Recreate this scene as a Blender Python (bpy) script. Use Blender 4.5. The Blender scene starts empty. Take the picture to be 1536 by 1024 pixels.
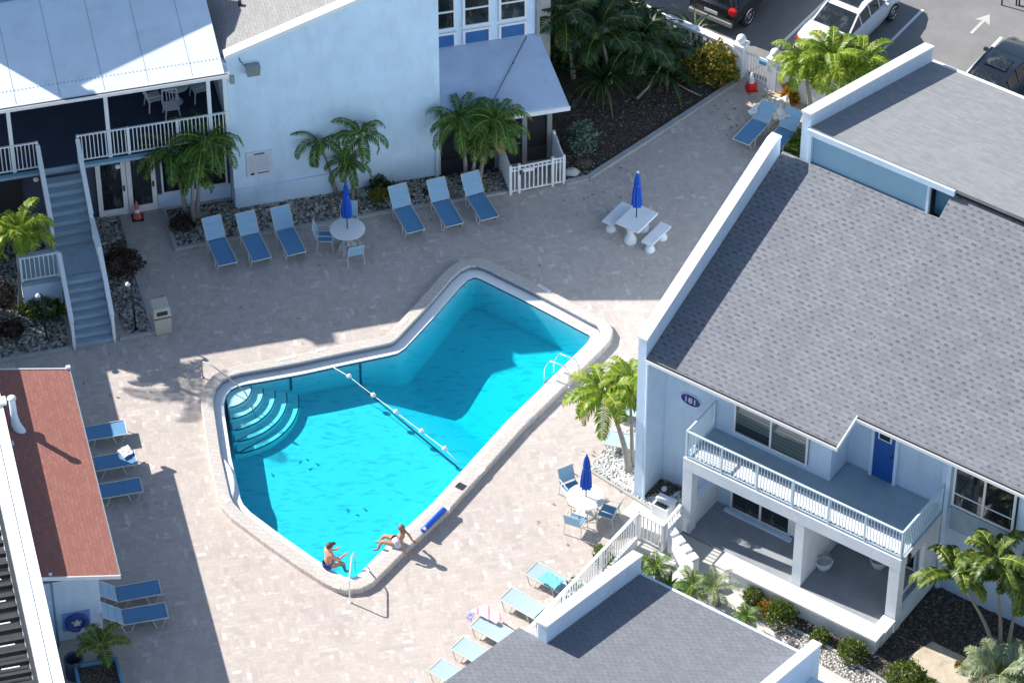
import bpy, bmesh, math, random
from mathutils import Vector, Matrix
from mathutils.geometry import tessellate_polygon
random.seed(7)
scene = bpy.context.scene
COL = scene.collection
R = math.radians
# ------------------------------------------------------------------ camera
FPX = 5600.0; TH = R(42.5); DIST = 116.0
cam_d = bpy.data.cameras.new('camera'); cam = bpy.data.objects.new('camera', cam_d); COL.objects.link(cam)
cam_d.sensor_width = 36; cam_d.lens = 36 * FPX / 1536; cam_d.clip_start = 1; cam_d.clip_end = 3000
cam.location = (0, -DIST * math.cos(TH), DIST * math.sin(TH)); cam.rotation_euler = (R(90) - TH, 0, 0)
scene.camera = cam

def at(px, py, z=0.0):
    """real place on the plane of height z seen at this spot of the photograph"""
    dx = (px - 768) / FPX; dy = (512 - py) / FPX
    d = (dx, math.cos(TH) + dy * math.sin(TH), -math.sin(TH) + dy * math.cos(TH))
    c = cam.location; t = (z - c[2]) / d[2]
    return Vector((c[0] + t * d[0], c[1] + t * d[1], z))

class Frame:
    def __init__(s, o, deg): s.o = o; s.a = R(deg); s.c = math.cos(s.a); s.s = math.sin(s.a)
    def w(s, u, v, z=0): return Vector((s.o.x + u * s.c - v * s.s, s.o.y + u * s.s + v * s.c, z))
    def l(s, p): x = p.x - s.o.x; y = p.y - s.o.y; return Vector((x * s.c + y * s.s, -x * s.s + y * s.c, p.z))
FL = Frame(at(353.3, 312.7), 14.3)      # left building: u along its wall, v away from the viewer
FR = Frame(at(957, 745), -34.8)         # right building
def lat(fr, px, py, z=0): return fr.l(at(px, py, z))

# ------------------------------------------------------------------ tags
def tag(o, label=None, cat=None, group=None, kind=None):
    if label: o['label'] = label
    if cat: o['category'] = cat
    if group: o['group'] = group
    if kind: o['kind'] = kind
    return o
def thing(name, label, cat, loc=(0, 0, 0), rz=0.0, group=None):
    o = bpy.data.objects.new(name, None); COL.objects.link(o)
    o.empty_display_size = .2; o.location = loc; o.rotation_euler = (0, 0, rz)
    return tag(o, label, cat, group)
def copy_tree(o, parent=None):
    c = o.copy(); COL.objects.link(c); c.parent = parent
    for ch in list(o.children): copy_tree(ch, c)
    return c

# ------------------------------------------------------------------ mesh builder
class MB:
    def __init__(s): s.v = []; s.f = []; s.m = []; s.cur = 0
    def add(s, vs, fs):
        b = len(s.v); s.v += [tuple(p) for p in vs]
        for f in fs: s.f.append([b + i for i in f]); s.m.append(s.cur)
        return s
    def box(s, u0, u1, v0, v1, z0, z1):
        vs = [(u0, v0, z0), (u1, v0, z0), (u1, v1, z0), (u0, v1, z0), (u0, v0, z1), (u1, v0, z1), (u1, v1, z1), (u0, v1, z1)]
        return s.add(vs, [(0, 3, 2, 1), (4, 5, 6, 7), (0, 1, 5, 4), (1, 2, 6, 5), (2, 3, 7, 6), (3, 0, 4, 7)])
    def hexa(s, vs): return s.add(vs, [(0, 3, 2, 1), (4, 5, 6, 7), (0, 1, 5, 4), (1, 2, 6, 5), (2, 3, 7, 6), (3, 0, 4, 7)])
    def slab(s, pts, t):
        """polygon (list of 3d points, any plane, counter-clockwise seen from above) with thickness t downwards"""
        n = len(pts); lo = [(p[0], p[1], p[2] - t) for p in pts]
        fs = [list(range(n)), list(range(2 * n - 1, n - 1, -1))] + [(i, n + i, n + (i + 1) % n, (i + 1) % n) for i in range(n)]
        return s.add(list(pts) + lo, fs)
    def wallpoly(s, prof, v0, v1):
        """profile in (u,z) extruded from v0 to v1"""
        n = len(prof); vs = [(p[0], v0, p[1]) for p in prof] + [(p[0], v1, p[1]) for p in prof]
        return s.add(vs, [list(range(n)), list(range(2 * n - 1, n - 1, -1))] + [(i, n + i, n + (i + 1) % n, (i + 1) % n) for i in range(n)])
    def sidepoly(s, prof, u0, u1):
        """profile in (v,z) extruded from u0 to u1"""
        n = len(prof); vs = [(u0, p[0], p[1]) for p in prof] + [(u1, p[0], p[1]) for p in prof]
        return s.add(vs, [list(range(n))[::-1], list(range(n, 2 * n))] + [(i, (i + 1) % n, n + (i + 1) % n, n + i) for i in range(n)])
    def quad(s, *p): return s.add(p, [tuple(range(len(p)))])
    def tube(s, pts, r, seg=8, cap=True, close=False):
        pts = [Vector(p) for p in pts]; n = len(pts)
        rr = r if isinstance(r, (list, tuple)) else [r] * n
        ref = None; rings = []
        for i, p in enumerate(pts):
            if close: t = (pts[(i + 1) % n] - pts[i - 1])
            else: t = (pts[min(i + 1, n - 1)] - pts[max(i - 1, 0)])
            if t.length < 1e-9: t = Vector((0, 0, 1))
            t.normalize()
            if ref is None:
                ref = t.cross(Vector((0, 0, 1)))
                if ref.length < .1: ref = t.cross(Vector((1, 0, 0)))
            ref = (ref - t * ref.dot(t)).normalized(); b = t.cross(ref)
            rings.append([p + (ref * math.cos(a) + b * math.sin(a)) * rr[i] for a in [2 * math.pi * k / seg for k in range(seg)]])
        vs = [q for rg in rings for q in rg]; fs = []
        m = n if close else n - 1
        for i in range(m):
            j = (i + 1) % n
            for k in range(seg): fs.append((i * seg + k, i * seg + (k + 1) % seg, j * seg + (k + 1) % seg, j * seg + k))
        if cap and not close: fs += [tuple(range(seg))[::-1], tuple((n - 1) * seg + k for k in range(seg))]
        return s.add(vs, fs)
    def bar(s, a, b, w, h=None):
        h = h or w; a = Vector(a); b = Vector(b); t = (b - a).normalized()
        x = t.cross(Vector((0, 0, 1)))
        if x.length < .05: x = Vector((1, 0, 0))
        x.normalize(); y = x.cross(t)
        c = [(-1, -1), (1, -1), (1, 1), (-1, 1)]
        vs = [a + x * i * w / 2 + y * j * h / 2 for i, j in c] + [b + x * i * w / 2 + y * j * h / 2 for i, j in c]
        return s.hexa(vs)
    def lathe(s, prof, c=(0, 0, 0), seg=16, fold=None):
        vs = []; n = len(prof)
        for r, z in prof:
            for k in range(seg):
                a = 2 * math.pi * k / seg; q = r * (fold(k, z) if fold else 1)
                vs.append((c[0] + q * math.cos(a), c[1] + q * math.sin(a), c[2] + z))
        fs = [(i * seg + k, i * seg + (k + 1) % seg, (i + 1) * seg + (k + 1) % seg, (i + 1) * seg + k) for i in range(n - 1) for k in range(seg)]
        fs += [tuple(range(seg))[::-1], tuple((n - 1) * seg + k for k in range(seg))]
        return s.add(vs, fs)
    def ball(s, c, r, seg=10, rings=6, sq=(1, 1, 1)):
        prof = []
        vs = []; 
        for i in range(rings + 1):
            t = math.pi * i / rings
            for k in range(seg):
                a = 2 * math.pi * k / seg
                vs.append((c[0] + sq[0] * r * math.sin(t) * math.cos(a), c[1] + sq[1] * r * math.sin(t) * math.sin(a), c[2] - sq[2] * r * math.cos(t)))
        fs = [(i * seg + k, i * seg + (k + 1) % seg, (i + 1) * seg + (k + 1) % seg, (i + 1) * seg + k) for i in range(rings) for k in range(seg)]
        return s.add(vs, fs)
    def poly(s, outer, holes=(), z=None):
        """flat sheet facing up, with holes"""
        loops = [[Vector((p[0], p[1], p[2] if z is None else z)) for p in l] for l in [outer] + list(holes)]
        tris = tessellate_polygon([[Vector((p.x, p.y, 0)) for p in l] for l in loops])
        flat = [p for l in loops for p in l]; out = []
        for t in tris:
            a, b, c = [flat[i] for i in t]
            out.append(t if (b - a).cross(c - a).z > 0 else t[::-1])
        return s.add(flat, out)
    def build(s, name, mats, parent=None, smooth=None, bevel=0, loc=None, rz=0):
        me = bpy.data.meshes.new(name); me.from_pydata(s.v, [], s.f)
        mats = mats if isinstance(mats, (list, tuple)) else [mats]
        for m in mats: me.materials.append(m)
        if len(mats) > 1: me.polygons.foreach_set('material_index', s.m)
        me.update()
        if smooth:
            me.polygons.foreach_set('use_smooth', [True] * len(me.polygons))
            if smooth is not True: me.set_sharp_from_angle(angle=R(smooth))
        o = bpy.data.objects.new(name, me); COL.objects.link(o)
        if loc is not None: o.location = loc
        o.rotation_euler[2] = rz
        if parent: o.parent = parent
        if bevel:
            b = o.modifiers.new('bevel', 'BEVEL'); b.width = bevel; b.segments = 2; b.limit_method = 'ANGLE'
        return o

# ------------------------------------------------------------------ materials
class NT:
    def __init__(s, name):
        s.m = bpy.data.materials.new(name); s.m.use_nodes = True; s.t = s.m.node_tree; s.t.nodes.clear()
        s.out = s.n('ShaderNodeOutputMaterial')
    def n(s, typ, **kw):
        x = s.t.nodes.new(typ)
        for k, v in kw.items():
            if hasattr(x, k): setattr(x, k, v)
        return x
    def set(s, x, **kw):
        for k, v in kw.items():
            i = x.inputs[k.replace('_', ' ')]
            if hasattr(v, 'links') or isinstance(v, bpy.types.NodeSocket): s.t.links.new(v, i)
            else: i.default_value = v
        return x
    def l(s, a, b): s.t.links.new(a, b)
    def co(s, rot=0, scale=(1, 1, 1), loc=(0, 0, 0)):
        c = s.n('ShaderNodeTexCoord'); mp = s.n('ShaderNodeMapping')
        mp.inputs['Rotation'].default_value = (0, 0, R(rot)); mp.inputs['Scale'].default_value = scale; mp.inputs['Location'].default_value = loc
        s.l(c.outputs['Object'], mp.inputs[0]); return mp.outputs[0]
    def noise(s, v, scale, detail=4, rough=.6):
        x = s.n('ShaderNodeTexNoise'); s.l(v, x.inputs['Vector']); x.inputs['Scale'].default_value = scale
        x.inputs['Detail'].default_value = detail; x.inputs['Roughness'].default_value = rough; return x.outputs['Fac']
    def ramp(s, f, stops):
        x = s.n('ShaderNodeValToRGB'); s.l(f, x.inputs[0]); e = x.color_ramp.elements
        while len(e) > 1: e.remove(e[-1])
        e[0].position = stops[0][0]; e[0].color = c4(stops[0][1])
        for p, c in stops[1:]:
            q = e.new(p); q.color = c4(c)
        return x.outputs[0]
    def math(s, op, a, b=None, c=None):
        x = s.n('ShaderNodeMath'); x.operation = op
        for i, q in enumerate((a, b, c)):
            if q is None: continue
            if isinstance(q, (int, float)): x.inputs[i].default_value = q
            else: s.l(q, x.inputs[i])
        return x.outputs[0]
    def mix(s, f, a, b, mode='MIX'):
        x = s.n('ShaderNodeMix'); x.data_type = 'RGBA'; x.blend_type = mode
        for i, q in ((0, f), (6, a), (7, b)):
            if isinstance(q, (int, float)): x.inputs[i].default_value = q
            elif isinstance(q, (tuple, list)): x.inputs[i].default_value = c4(q)
            else: s.l(q, x.inputs[i])
        return x.outputs[2]
    def bump(s, h, st=.3, d=.02):
        x = s.n('ShaderNodeBump'); s.l(h, x.inputs['Height']); x.inputs['Strength'].default_value = st; x.inputs['Distance'].default_value = d
        return x.outputs[0]
    def bsdf(s, col, rough=.7, normal=None, **kw):
        b = s.n('ShaderNodeBsdfPrincipled')
        if isinstance(col, (tuple, list)): b.inputs['Base Color'].default_value = c4(col)
        else: s.l(col, b.inputs['Base Color'])
        if isinstance(rough, (int, float)): b.inputs['Roughness'].default_value = rough
        else: s.l(rough, b.inputs['Roughness'])
        if normal: s.l(normal, b.inputs['Normal'])
        for k, v in kw.items(): b.inputs[k.replace('_', ' ')].default_value = v
        s.l(b.outputs[0], s.out.inputs[0]); return b
def c4(c): return (c[0], c[1], c[2], 1)
def sc(c, k): return tuple(min(1, x * k) for x in c)

def plain(name, col, rough=.7, var=.12, scale=3.0, bump=.15, grime=.0, fine=60, **kw):
    t = NT(name); v = t.co()
    n1 = t.noise(v, scale, 5); n2 = t.noise(v, fine, 3)
    c = t.mix(t.ramp(n1, [(.3, (0, 0, 0)), (.7, (1, 1, 1))]), sc(col, 1 - var), sc(col, 1 + var * .6))
    if grime:
        g = t.noise(t.co(scale=(1, 1, .25)), 2.2, 6, .7)
        c = t.mix(t.math('MULTIPLY', t.ramp(g, [(.5, (0, 0, 0)), (.75, (1, 1, 1))]), grime), c, sc(col, .55))
    t.bsdf(c, rough, t.bump(n2, bump, .01) if bump else None, **kw)
    return t.m

def shingle(name, col, dark, rot=0, w=.34, h=.145, contrast=.75):
    """laminated asphalt shingles: staggered raised tabs in courses"""
    t = NT(name); v = t.co(rot)
    s = t.n('ShaderNodeSeparateXYZ'); t.l(v, s.inputs[0])
    row = t.math('DIVIDE', s.outputs[1], h); rf = t.math('FLOOR', row); rfr = t.math('FRACT', row)
    wn = t.n('ShaderNodeTexWhiteNoise'); wn.noise_dimensions = '1D'; t.l(rf, wn.inputs['W'])
    off = t.math('ADD', t.math('MULTIPLY', rf, .5), t.math('MULTIPLY', wn.outputs[0], .16))
    ux = t.math('ADD', t.math('DIVIDE', s.outputs[0], w), off); uf = t.math('FRACT', ux)
    cell = t.n('ShaderNodeCombineXYZ'); t.l(t.math('FLOOR', ux), cell.inputs[0]); t.l(rf, cell.inputs[1])
    wc = t.n('ShaderNodeTexWhiteNoise'); wc.noise_dimensions = '3D'; t.l(cell.outputs[0], wc.inputs['Vector'])
    gap = t.math('MULTIPLY', t.math('LESS_THAN', uf, t.math('ADD', .26, t.math('MULTIPLY', wc.outputs[0], .34))), t.math('LESS_THAN', rfr, .5))
    gap = t.math('MULTIPLY', gap, t.math('ADD', .35, t.math('MULTIPLY', t.math('FRACT', t.math('MULTIPLY', wc.outputs[0], 7.3)), .65)))
    line = t.math('MULTIPLY', t.math('LESS_THAN', rfr, .12), .45)
    dk = t.math('MAXIMUM', t.math('MULTIPLY', gap, contrast), line)
    base = t.mix(wc.outputs[0], sc(col, .82), sc(col, 1.12))
    base = t.mix(t.math('MULTIPLY', t.noise(v, .5, 6, .7), .6), base, sc(col, .74))
    sk = t.noise(t.co(rot, (1.4, .22, 1)), 1.1, 6, .75)
    base = t.mix(t.math('MULTIPLY', t.ramp(sk, [(.5, (0, 0, 0)), (.68, (1, 1, 1))]), .35), base, sc(col, .62))
    gr = t.noise(v, 90, 2)
    c = t.mix(dk, base, dark); c = t.mix(t.math('MULTIPLY', gr, .35), c, sc(dark, 1.1))
    hgt = t.math('SUBTRACT', t.math('MULTIPLY', gr, .25), dk)
    t.bsdf(c, .9, t.bump(hgt, .5, .012))
    return t.m

def paver():
    t = NT('herringbone pavers'); v = t.co(10)
    def brick(rot, seed):
        b = t.n('ShaderNodeTexBrick'); t.l(t.co(rot, loc=(seed, seed * .7, 0)), b.inputs['Vector'])
        b.offset = .5; b.squash = 1
        t.set(b, Scale=1.0, Mortar_Size=.006, Mortar_Smooth=.2, Bias=0.0, Brick_Width=.30, Row_Height=.15)
        b.inputs['Color1'].default_value = (0, 0, 0, 1); b.inputs['Color2'].default_value = (1, 1, 1, 1); b.inputs['Mortar'].default_value = (.5, .5, .5, 1)
        return b
    b1 = brick(-12, 0)
    b2 = brick(78, 3.3)
    sel = t.ramp(t.noise(v, 1.7, 2), [(.49, (0, 0, 0)), (.51, (1, 1, 1))])
    rnd = t.mix(sel, b1.outputs[0], b2.outputs[0]); mort = t.mix(sel, b1.outputs[1], b2.outputs[1])
    c = t.ramp(rnd, [(0, (.405, .355, .325)), (.3, (.455, .40, .365)), (.6, (.48, .422, .387)), (.85, (.50, .443, .405)), (.94, (.54, .48, .44)), (1, (.62, .57, .53))])
    big = t.noise(v, .35, 5, .6)
    c = t.mix(t.math('MULTIPLY', t.ramp(big, [(.35, (0, 0, 0)), (.7, (1, 1, 1))]), .35), c, (.60, .52, .45))
    spot = t.noise(v, 3.2, 4, .7)
    c = t.mix(t.math('MULTIPLY', t.ramp(spot, [(.5, (0, 0, 0)), (.75, (1, 1, 1))]), .26), c, (.33, .275, .25))
    st = t.noise(t.co(25, (1, .45, 1)), .9, 6, .75)
    c = t.mix(t.math('MULTIPLY', t.ramp(st, [(.56, (0, 0, 0)), (.66, (1, 1, 1))]), .22), c, (.30, .25, .23))
    c = t.mix(t.math('MULTIPLY', mort, .38), c, (.30, .25, .215))
    t.bsdf(c, .85, t.bump(t.math('SUBTRACT', t.math('MULTIPLY', t.noise(v, 40, 3), .3), mort), .35, .01))
    return t.m

def stones(name, cols, scale=9, dark=(.05, .045, .04)):
    t = NT(name); v = t.co()
    vo = t.n('ShaderNodeTexVoronoi'); t.l(v, vo.inputs['Vector']); vo.inputs['Scale'].default_value = scale
    s = t.n('ShaderNodeSeparateColor'); t.l(vo.outputs['Color'], s.inputs[0])
    c = t.ramp(s.outputs[0], [(i / (len(cols) - 1), x) for i, x in enumerate(cols)])
    d = t.ramp(vo.outputs['Distance'], [(.25, (0, 0, 0)), (.62, (1, 1, 1))])
    c = t.mix(d, c, dark)
    h = t.math('SUBTRACT', 1.0, vo.outputs['Distance'])
    t.bsdf(c, .85, t.bump(h, 1.0, .05)); return t.m

def leafmat(name, stops, trans=.25, rough=.45):
    t = NT(name); g = t.n('ShaderNodeNewGeometry')
    r = t.n('ShaderNodeValToRGB')
    col = t.ramp(g.outputs['Random Per Island'], stops)
    n = t.noise(t.co(), 2.5, 3)
    col = t.mix(t.math('MULTIPLY', n, .35), col, sc(stops[0][1], .7))
    b = t.bsdf(col, rough); b.inputs['Specular IOR Level'].default_value = .4
    tr = t.n('ShaderNodeBsdfTranslucent'); t.l(t.mix(.35, col, (.35, .5, .03)), tr.inputs[0])
    mx = t.n('ShaderNodeMixShader'); mx.inputs[0].default_value = trans
    t.l(b.outputs[0], mx.inputs[1]); t.l(tr.outputs[0], mx.inputs[2]); t.l(mx.outputs[0], t.out.inputs[0])
    return t.m

def glassdark(name, col=(.02, .025, .03), rough=.04):
    t = NT(name); n = t.noise(t.co(20, (1.6, 1.6, .5)), 2.2, 5, .65)
    t.bsdf(t.ramp(n, [(.42, sc(col, .6)), (.55, col), (.62, (.07, .075, .07)), (.75, (.12, .12, .105))]), rough, Specular_IOR_Level=.9); return t.m

def asphalt(name, col=(.2, .2, .195)):
    t = NT(name); v = t.co(); n1 = t.noise(v, .5, 6, .65); n2 = t.noise(v, 80, 3); n3 = t.noise(v, 3, 6, .7)
    c = t.mix(t.ramp(n1, [(.3, (0, 0, 0)), (.7, (1, 1, 1))]), sc(col, .8), sc(col, 1.2))
    c = t.mix(t.math('MULTIPLY', t.ramp(n3, [(.58, (0, 0, 0)), (.68, (1, 1, 1))]), .3), c, sc(col, .55))
    c = t.mix(t.math('MULTIPLY', n2, .4), c, sc(col, .6))
    t.bsdf(c, .9, t.bump(n2, .4, .01)); return t.m

M = {}
M['paver'] = paver()
M['stucco'] = plain('pale blue stucco', (.65, .80, .94), .9, .08, 1.2, .5, .28, 45)
M['stucco_r'] = plain('blue stucco wall', (.57, .71, .85), .9, .08, 1.2, .4, .28, 45)
M['blue_wall'] = plain('sky blue wall', (.30, .50, .64), .85, .06, 1.2, .3, .1, 45)
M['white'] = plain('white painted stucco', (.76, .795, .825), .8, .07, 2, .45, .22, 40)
M['white_par'] = plain('white painted parapet', (.64, .77, .92), .8, .07, 2, .45, .25, 40)
M['white_flat'] = plain('white painted trim', (.82, .82, .82), .55, .04, 3, .1)
M['rail'] = plain('white painted rail', (.78, .81, .83), .5, .04, 4, .05)
M['rail_b'] = plain('pale blue painted rail', (.66, .78, .83), .5, .06, 4, .05)
M['navy'] = plain('navy screen wall', (.055, .07, .115), .85, .15, 1.5, .2, .1)
M['step_blue'] = plain('grey blue painted step', (.30, .40, .48), .7, .12, 3, .3, .4)
M['floor_blue'] = plain('grey blue deck paint', (.35, .46, .53), .7, .1, 2, .2, .3)
M['panel_blue'] = plain('royal blue panel', (.03, .13, .36), .5, .12, 4, .1)
M['door_blue'] = plain('deep blue door', (.01, .09, .36), .4, .08, 4, .05)
M['fascia_blue'] = plain('blue fascia', (.10, .28, .42), .6, .1, 3, .1)
M['roof_white'] = plain('white roof sheet', (.76, .86, .95), .7, .08, .8, .25, .22, 25)
M['awning'] = plain('pale membrane roof', (.52, .62, .77), .8, .1, .9, .3, .3, 25)
M['shingle'] = shingle('grey roof shingles', (.255, .268, .295), (.07, .078, .10), w=.29, h=.135)
M['shingle_f'] = shingle('fine grey roof shingles', (.255, .268, .295), (.105, .11, .125), w=.24, h=.11, contrast=.6)
M['shingle_v'] = shingle('warm grey roof shingles', (.36, .355, .345), (.17, .165, .16), rot=90, w=.2, h=.1, contrast=.5)
M['granule'] = shingle('worn grey roofing', (.305, .31, .32), (.235, .24, .25), w=.3, h=.13, contrast=.22)
M['shingle_red'] = shingle('red brown roof shingles', (.40, .165, .125), (.21, .085, .075), rot=90, w=.22, h=.115, contrast=.5)
M['concrete'] = plain('pale concrete', (.50, .49, .46), .9, .12, 1.5, .4, .25, 40)
M['kerb'] = plain('concrete kerb', (.40, .40, .39), .9, .15, 3, .4, .3, 40)
M['patio'] = plain('grey patio concrete', (.32, .345, .365), .85, .15, 1.2, .3, .35, 30)
M['coping'] = None
M['walk'] = plain('white concrete walkway', (.60, .58, .54), .9, .1, 1.5, .3, .25, 40)
M['asphalt'] = asphalt('worn asphalt', (.245, .24, .235))
M['sand'] = plain('sandy soil', (.56, .48, .37), .95, .25, 3, .8, .2, 30)
M['mulch'] = stones('dark mulch', [(.09, .066, .05), (.15, .11, .085), (.20, .15, .115), (.12, .09, .07)], 17, (.05, .037, .028))
M['pebble'] = stones('river pebble bed', [(.12, .115, .10), (.30, .29, .26), (.42, .40, .36), (.20, .19, .17), (.55, .53, .48)], 11)
M['pebble_w'] = stones('white pebble bed', [(.45, .43, .40), (.62, .60, .57), (.70, .68, .66), (.50, .48, .45)], 13, (.2, .18, .16))
M['rockbed'] = stones('dark rock bed', [(.08, .07, .06), (.15, .13, .11), (.22, .19, .16), (.11, .095, .08)], 12, (.05, .043, .037))
M['glass'] = glassdark('dark window glass')
M['screen'] = plain('dark insect screen', (.012, .013, .018), .8, .1, 4, .1)
M['blinds'] = None
M['trim_dark'] = plain('dark trim', (.03, .03, .035), .5, .1, 4, .1)
M['steel'] = NT('stainless steel'); M['steel'].bsdf((.72, .73, .75), .25, Metallic=.9); M['steel'] = M['steel'].m
M['grey_metal'] = plain('grey metal', (.35, .36, .37), .45, .1, 5, .05, Metallic=.5)
M['sling_l'] = plain('light blue sling', (.29, .49, .66), .7, .05, 6, .15, 0, 200)
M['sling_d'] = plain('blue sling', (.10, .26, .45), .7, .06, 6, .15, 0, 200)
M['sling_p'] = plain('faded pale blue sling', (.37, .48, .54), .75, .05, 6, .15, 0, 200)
M['plastic_w'] = plain('white plastic', (.78, .78, .78), .4, .04, 4, .03)
M['frame_w'] = plain('beige white chair frame', (.58, .58, .55), .45, .05, 5, .03)
M['umb'] = plain('royal blue canvas', (.008, .085, .50), .75, .15, 6, .2)
M['orange'] = plain('faded orange plastic', (.62, .14, .09), .5, .12, 8, .1)
M['red'] = plain('bright red plastic', (.75, .02, .015), .4, .08, 8, .05)
M['beige'] = plain('beige plastic', (.50, .47, .40), .55, .06, 4, .1, .12)
M['black'] = plain('black plastic', (.015, .015, .017), .5, .1, 5, .05)
M['trunk'] = plain('grey palm trunk', (.32, .29, .25), .95, .25, 9, .8, .2, 30)
M['brown'] = plain('brown stalk', (.20, .13, .07), .95, .25, 9, .8, .2, 30)
M['shaft'] = plain('yellow green crownshaft', (.42, .45, .06), .6, .15, 6, .2)
M['palm'] = leafmat('palm fronds', [(0, (.02, .07, .012)), (.5, (.05, .15, .018)), (.85, (.11, .23, .025)), (1, (.20, .26, .04))], .32)
M['palm_y'] = leafmat('bright palm fronds', [(0, (.08, .17, .012)), (.4, (.20, .33, .02)), (.8, (.36, .45, .035)), (1, (.55, .50, .06))], .42)
M['palm_b'] = leafmat('broad palm fronds', [(0, (.035, .075, .015)), (.5, (.10, .17, .022)), (.85, (.22, .28, .04)), (1, (.36, .36, .10))], .3)
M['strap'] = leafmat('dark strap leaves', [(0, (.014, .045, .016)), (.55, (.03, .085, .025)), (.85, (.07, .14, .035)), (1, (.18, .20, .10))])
M['bush'] = leafmat('green shrub leaves', [(0, (.03, .07, .01)), (.5, (.07, .13, .015)), (.85, (.17, .22, .02)), (1, (.28, .30, .03))])
M['bush_y'] = leafmat('yellow croton leaves', [(0, (.06, .09, .01)), (.4, (.20, .20, .02)), (.75, (.38, .30, .03)), (1, (.45, .14, .03))])
M['bush_r'] = leafmat('dark red shrub leaves', [(0, (.018, .008, .007)), (.5, (.05, .018, .014)), (1, (.11, .04, .03))], .1)
M['bush_o'] = leafmat('orange croton leaves', [(0, (.12, .12, .01)), (.4, (.30, .22, .02)), (.75, (.50, .16, .03)), (1, (.55, .08, .02))])
M['agave'] = leafmat('grey green leaves', [(0, (.05, .09, .07)), (.5, (.12, .18, .14)), (1, (.28, .34, .27))], .1)
M['silver'] = leafmat('silver green palm leaves', [(0, (.12, .16, .09)), (.5, (.25, .31, .18)), (1, (.42, .46, .30))], .2)
M['car_black'] = plain('black car paint', (.012, .012, .014), .25, .05, 3, 0, Coat_Weight=1.0)
M['car_silver'] = plain('silver white car paint', (.70, .72, .76), .3, .03, 3, 0, Coat_Weight=1.0)
M['car_navy'] = plain('dark blue car paint', (.008, .012, .018), .3, .04, 3, 0, Coat_Weight=1.0)
M['tyre'] = plain('tyre rubber', (.02, .02, .02), .85, .1, 8, .2)
M['taillight'] = plain('red tail light', (.55, .01, .02), .25, .05, 8, 0)
M['skin'] = plain('sunburnt skin', (.62, .30, .21), .55, .06, 12, .05)
M['skin_t'] = plain('tanned skin', (.42, .22, .14), .55, .06, 12, .05)
M['hair'] = plain('brown hair', (.13, .06, .03), .6, .3, 30, .4)
M['hair_g'] = plain('light brown hair', (.24, .15, .09), .6, .3, 30, .4)
M['suit_b'] = plain('navy swimwear', (.02, .07, .28), .6, .1, 12, .1)
M['suit_w'] = plain('white and blue swimwear', (.50, .60, .78), .6, .25, 20, .1)
M['pinktowel'] = None
M['white_cloth'] = plain('crumpled white fabric', (.74, .71, .64), .95, .1, 9, .5)
# pool coping blocks
t = NT('pale coping blocks'); v = t.co(12)
vo = t.n('ShaderNodeTexBrick'); t.l(v, vo.inputs['Vector']); t.set(vo, Scale=1.0, Mortar_Size=.007, Brick_Width=.3, Row_Height=.16)
vo.inputs['Color1'].default_value = c4((.49, .445, .405)); vo.inputs['Color2'].default_value = c4((.55, .505, .465)); vo.inputs['Mortar'].default_value = c4((.36, .32, .285))
t.bsdf(t.mix(t.math('MULTIPLY', t.noise(v, 5, 5), .4), vo.outputs[0], (.52, .48, .44)), .85, t.bump(t.noise(v, 50, 3), .3, .008)); M['coping'] = t.m
# striped towel
t = NT('pink striped towel'); s = t.n('ShaderNodeSeparateXYZ'); t.l(t.co(), s.inputs[0])
t.bsdf(t.ramp(t.math('FRACT', t.math('MULTIPLY', s.outputs[0], 3.1)), [(0, (.80, .60, .64)), (.55, (.80, .66, .68)), (.6, (.68, .22, .26)), (.72, (.72, .25, .30)), (.76, (.82, .66, .70)), (1, (.80, .62, .66))]), .95); M['pinktowel'] = t.m
# blinds
t = NT('grey window blinds'); s = t.n('ShaderNodeSeparateXYZ'); t.l(t.co(), s.inputs[0])
t.bsdf(t.ramp(t.math('FRACT', t.math('MULTIPLY', s.outputs[2], 7)), [(0, (.05, .05, .05)), (.2, (.42, .42, .38)), (.8, (.5, .49, .45)), (1, (.07, .07, .065))]), .8); M['blinds'] = t.m
# clear pane over blinds
t = NT('clear pane'); tb = t.n('ShaderNodeBsdfTransparent'); tb.inputs[0].default_value = (.75, .8, .8, 1); gb = t.n('ShaderNodeBsdfGlossy'); gb.inputs['Roughness'].default_value = .04
mx = t.n('ShaderNodeMixShader'); fr = t.n('ShaderNodeFresnel'); fr.inputs[0].default_value = 1.6
lw_ = t.n('ShaderNodeLayerWeight'); t.l(t.math('ADD', t.math('MULTIPLY', t.math('POWER', lw_.outputs['Facing'], 4), .6), .07), mx.inputs[0]); t.l(tb.outputs[0], mx.inputs[1]); t.l(gb.outputs[0], mx.inputs[2]); t.l(mx.outputs[0], t.out.inputs[0]); M['pane'] = t.m
# pool plaster
t = NT('pool plaster'); v = t.co(); bv = t.n('ShaderNodeBevel'); bv.samples = 6; bv.inputs['Radius'].default_value = .35
t.bsdf(t.mix(t.noise(v, .8, 4), (.33, .56, .63), (.37, .60, .67)), .8, bv.outputs[0]); M['plaster'] = t.m
M['mark'] = plain('teal pool fitting', (.05, .22, .27), .6, .1, 6, .05)
M['step_plaster'] = plain('pale pool step plaster', (.60, .82, .84), .8, .05, 1, .2)
M['dry'] = leafmat('dry fronds', [(0, (.20, .12, .04)), (.5, (.38, .26, .06)), (1, (.55, .42, .08))], .3)
M['tileline'] = plain('dark blue tile', (.01, .07, .13), .4, .1, 6, .05)
M['gutter'] = plain('white pool ledge', (.80, .82, .83), .6, .04, 2, .15)
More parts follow.
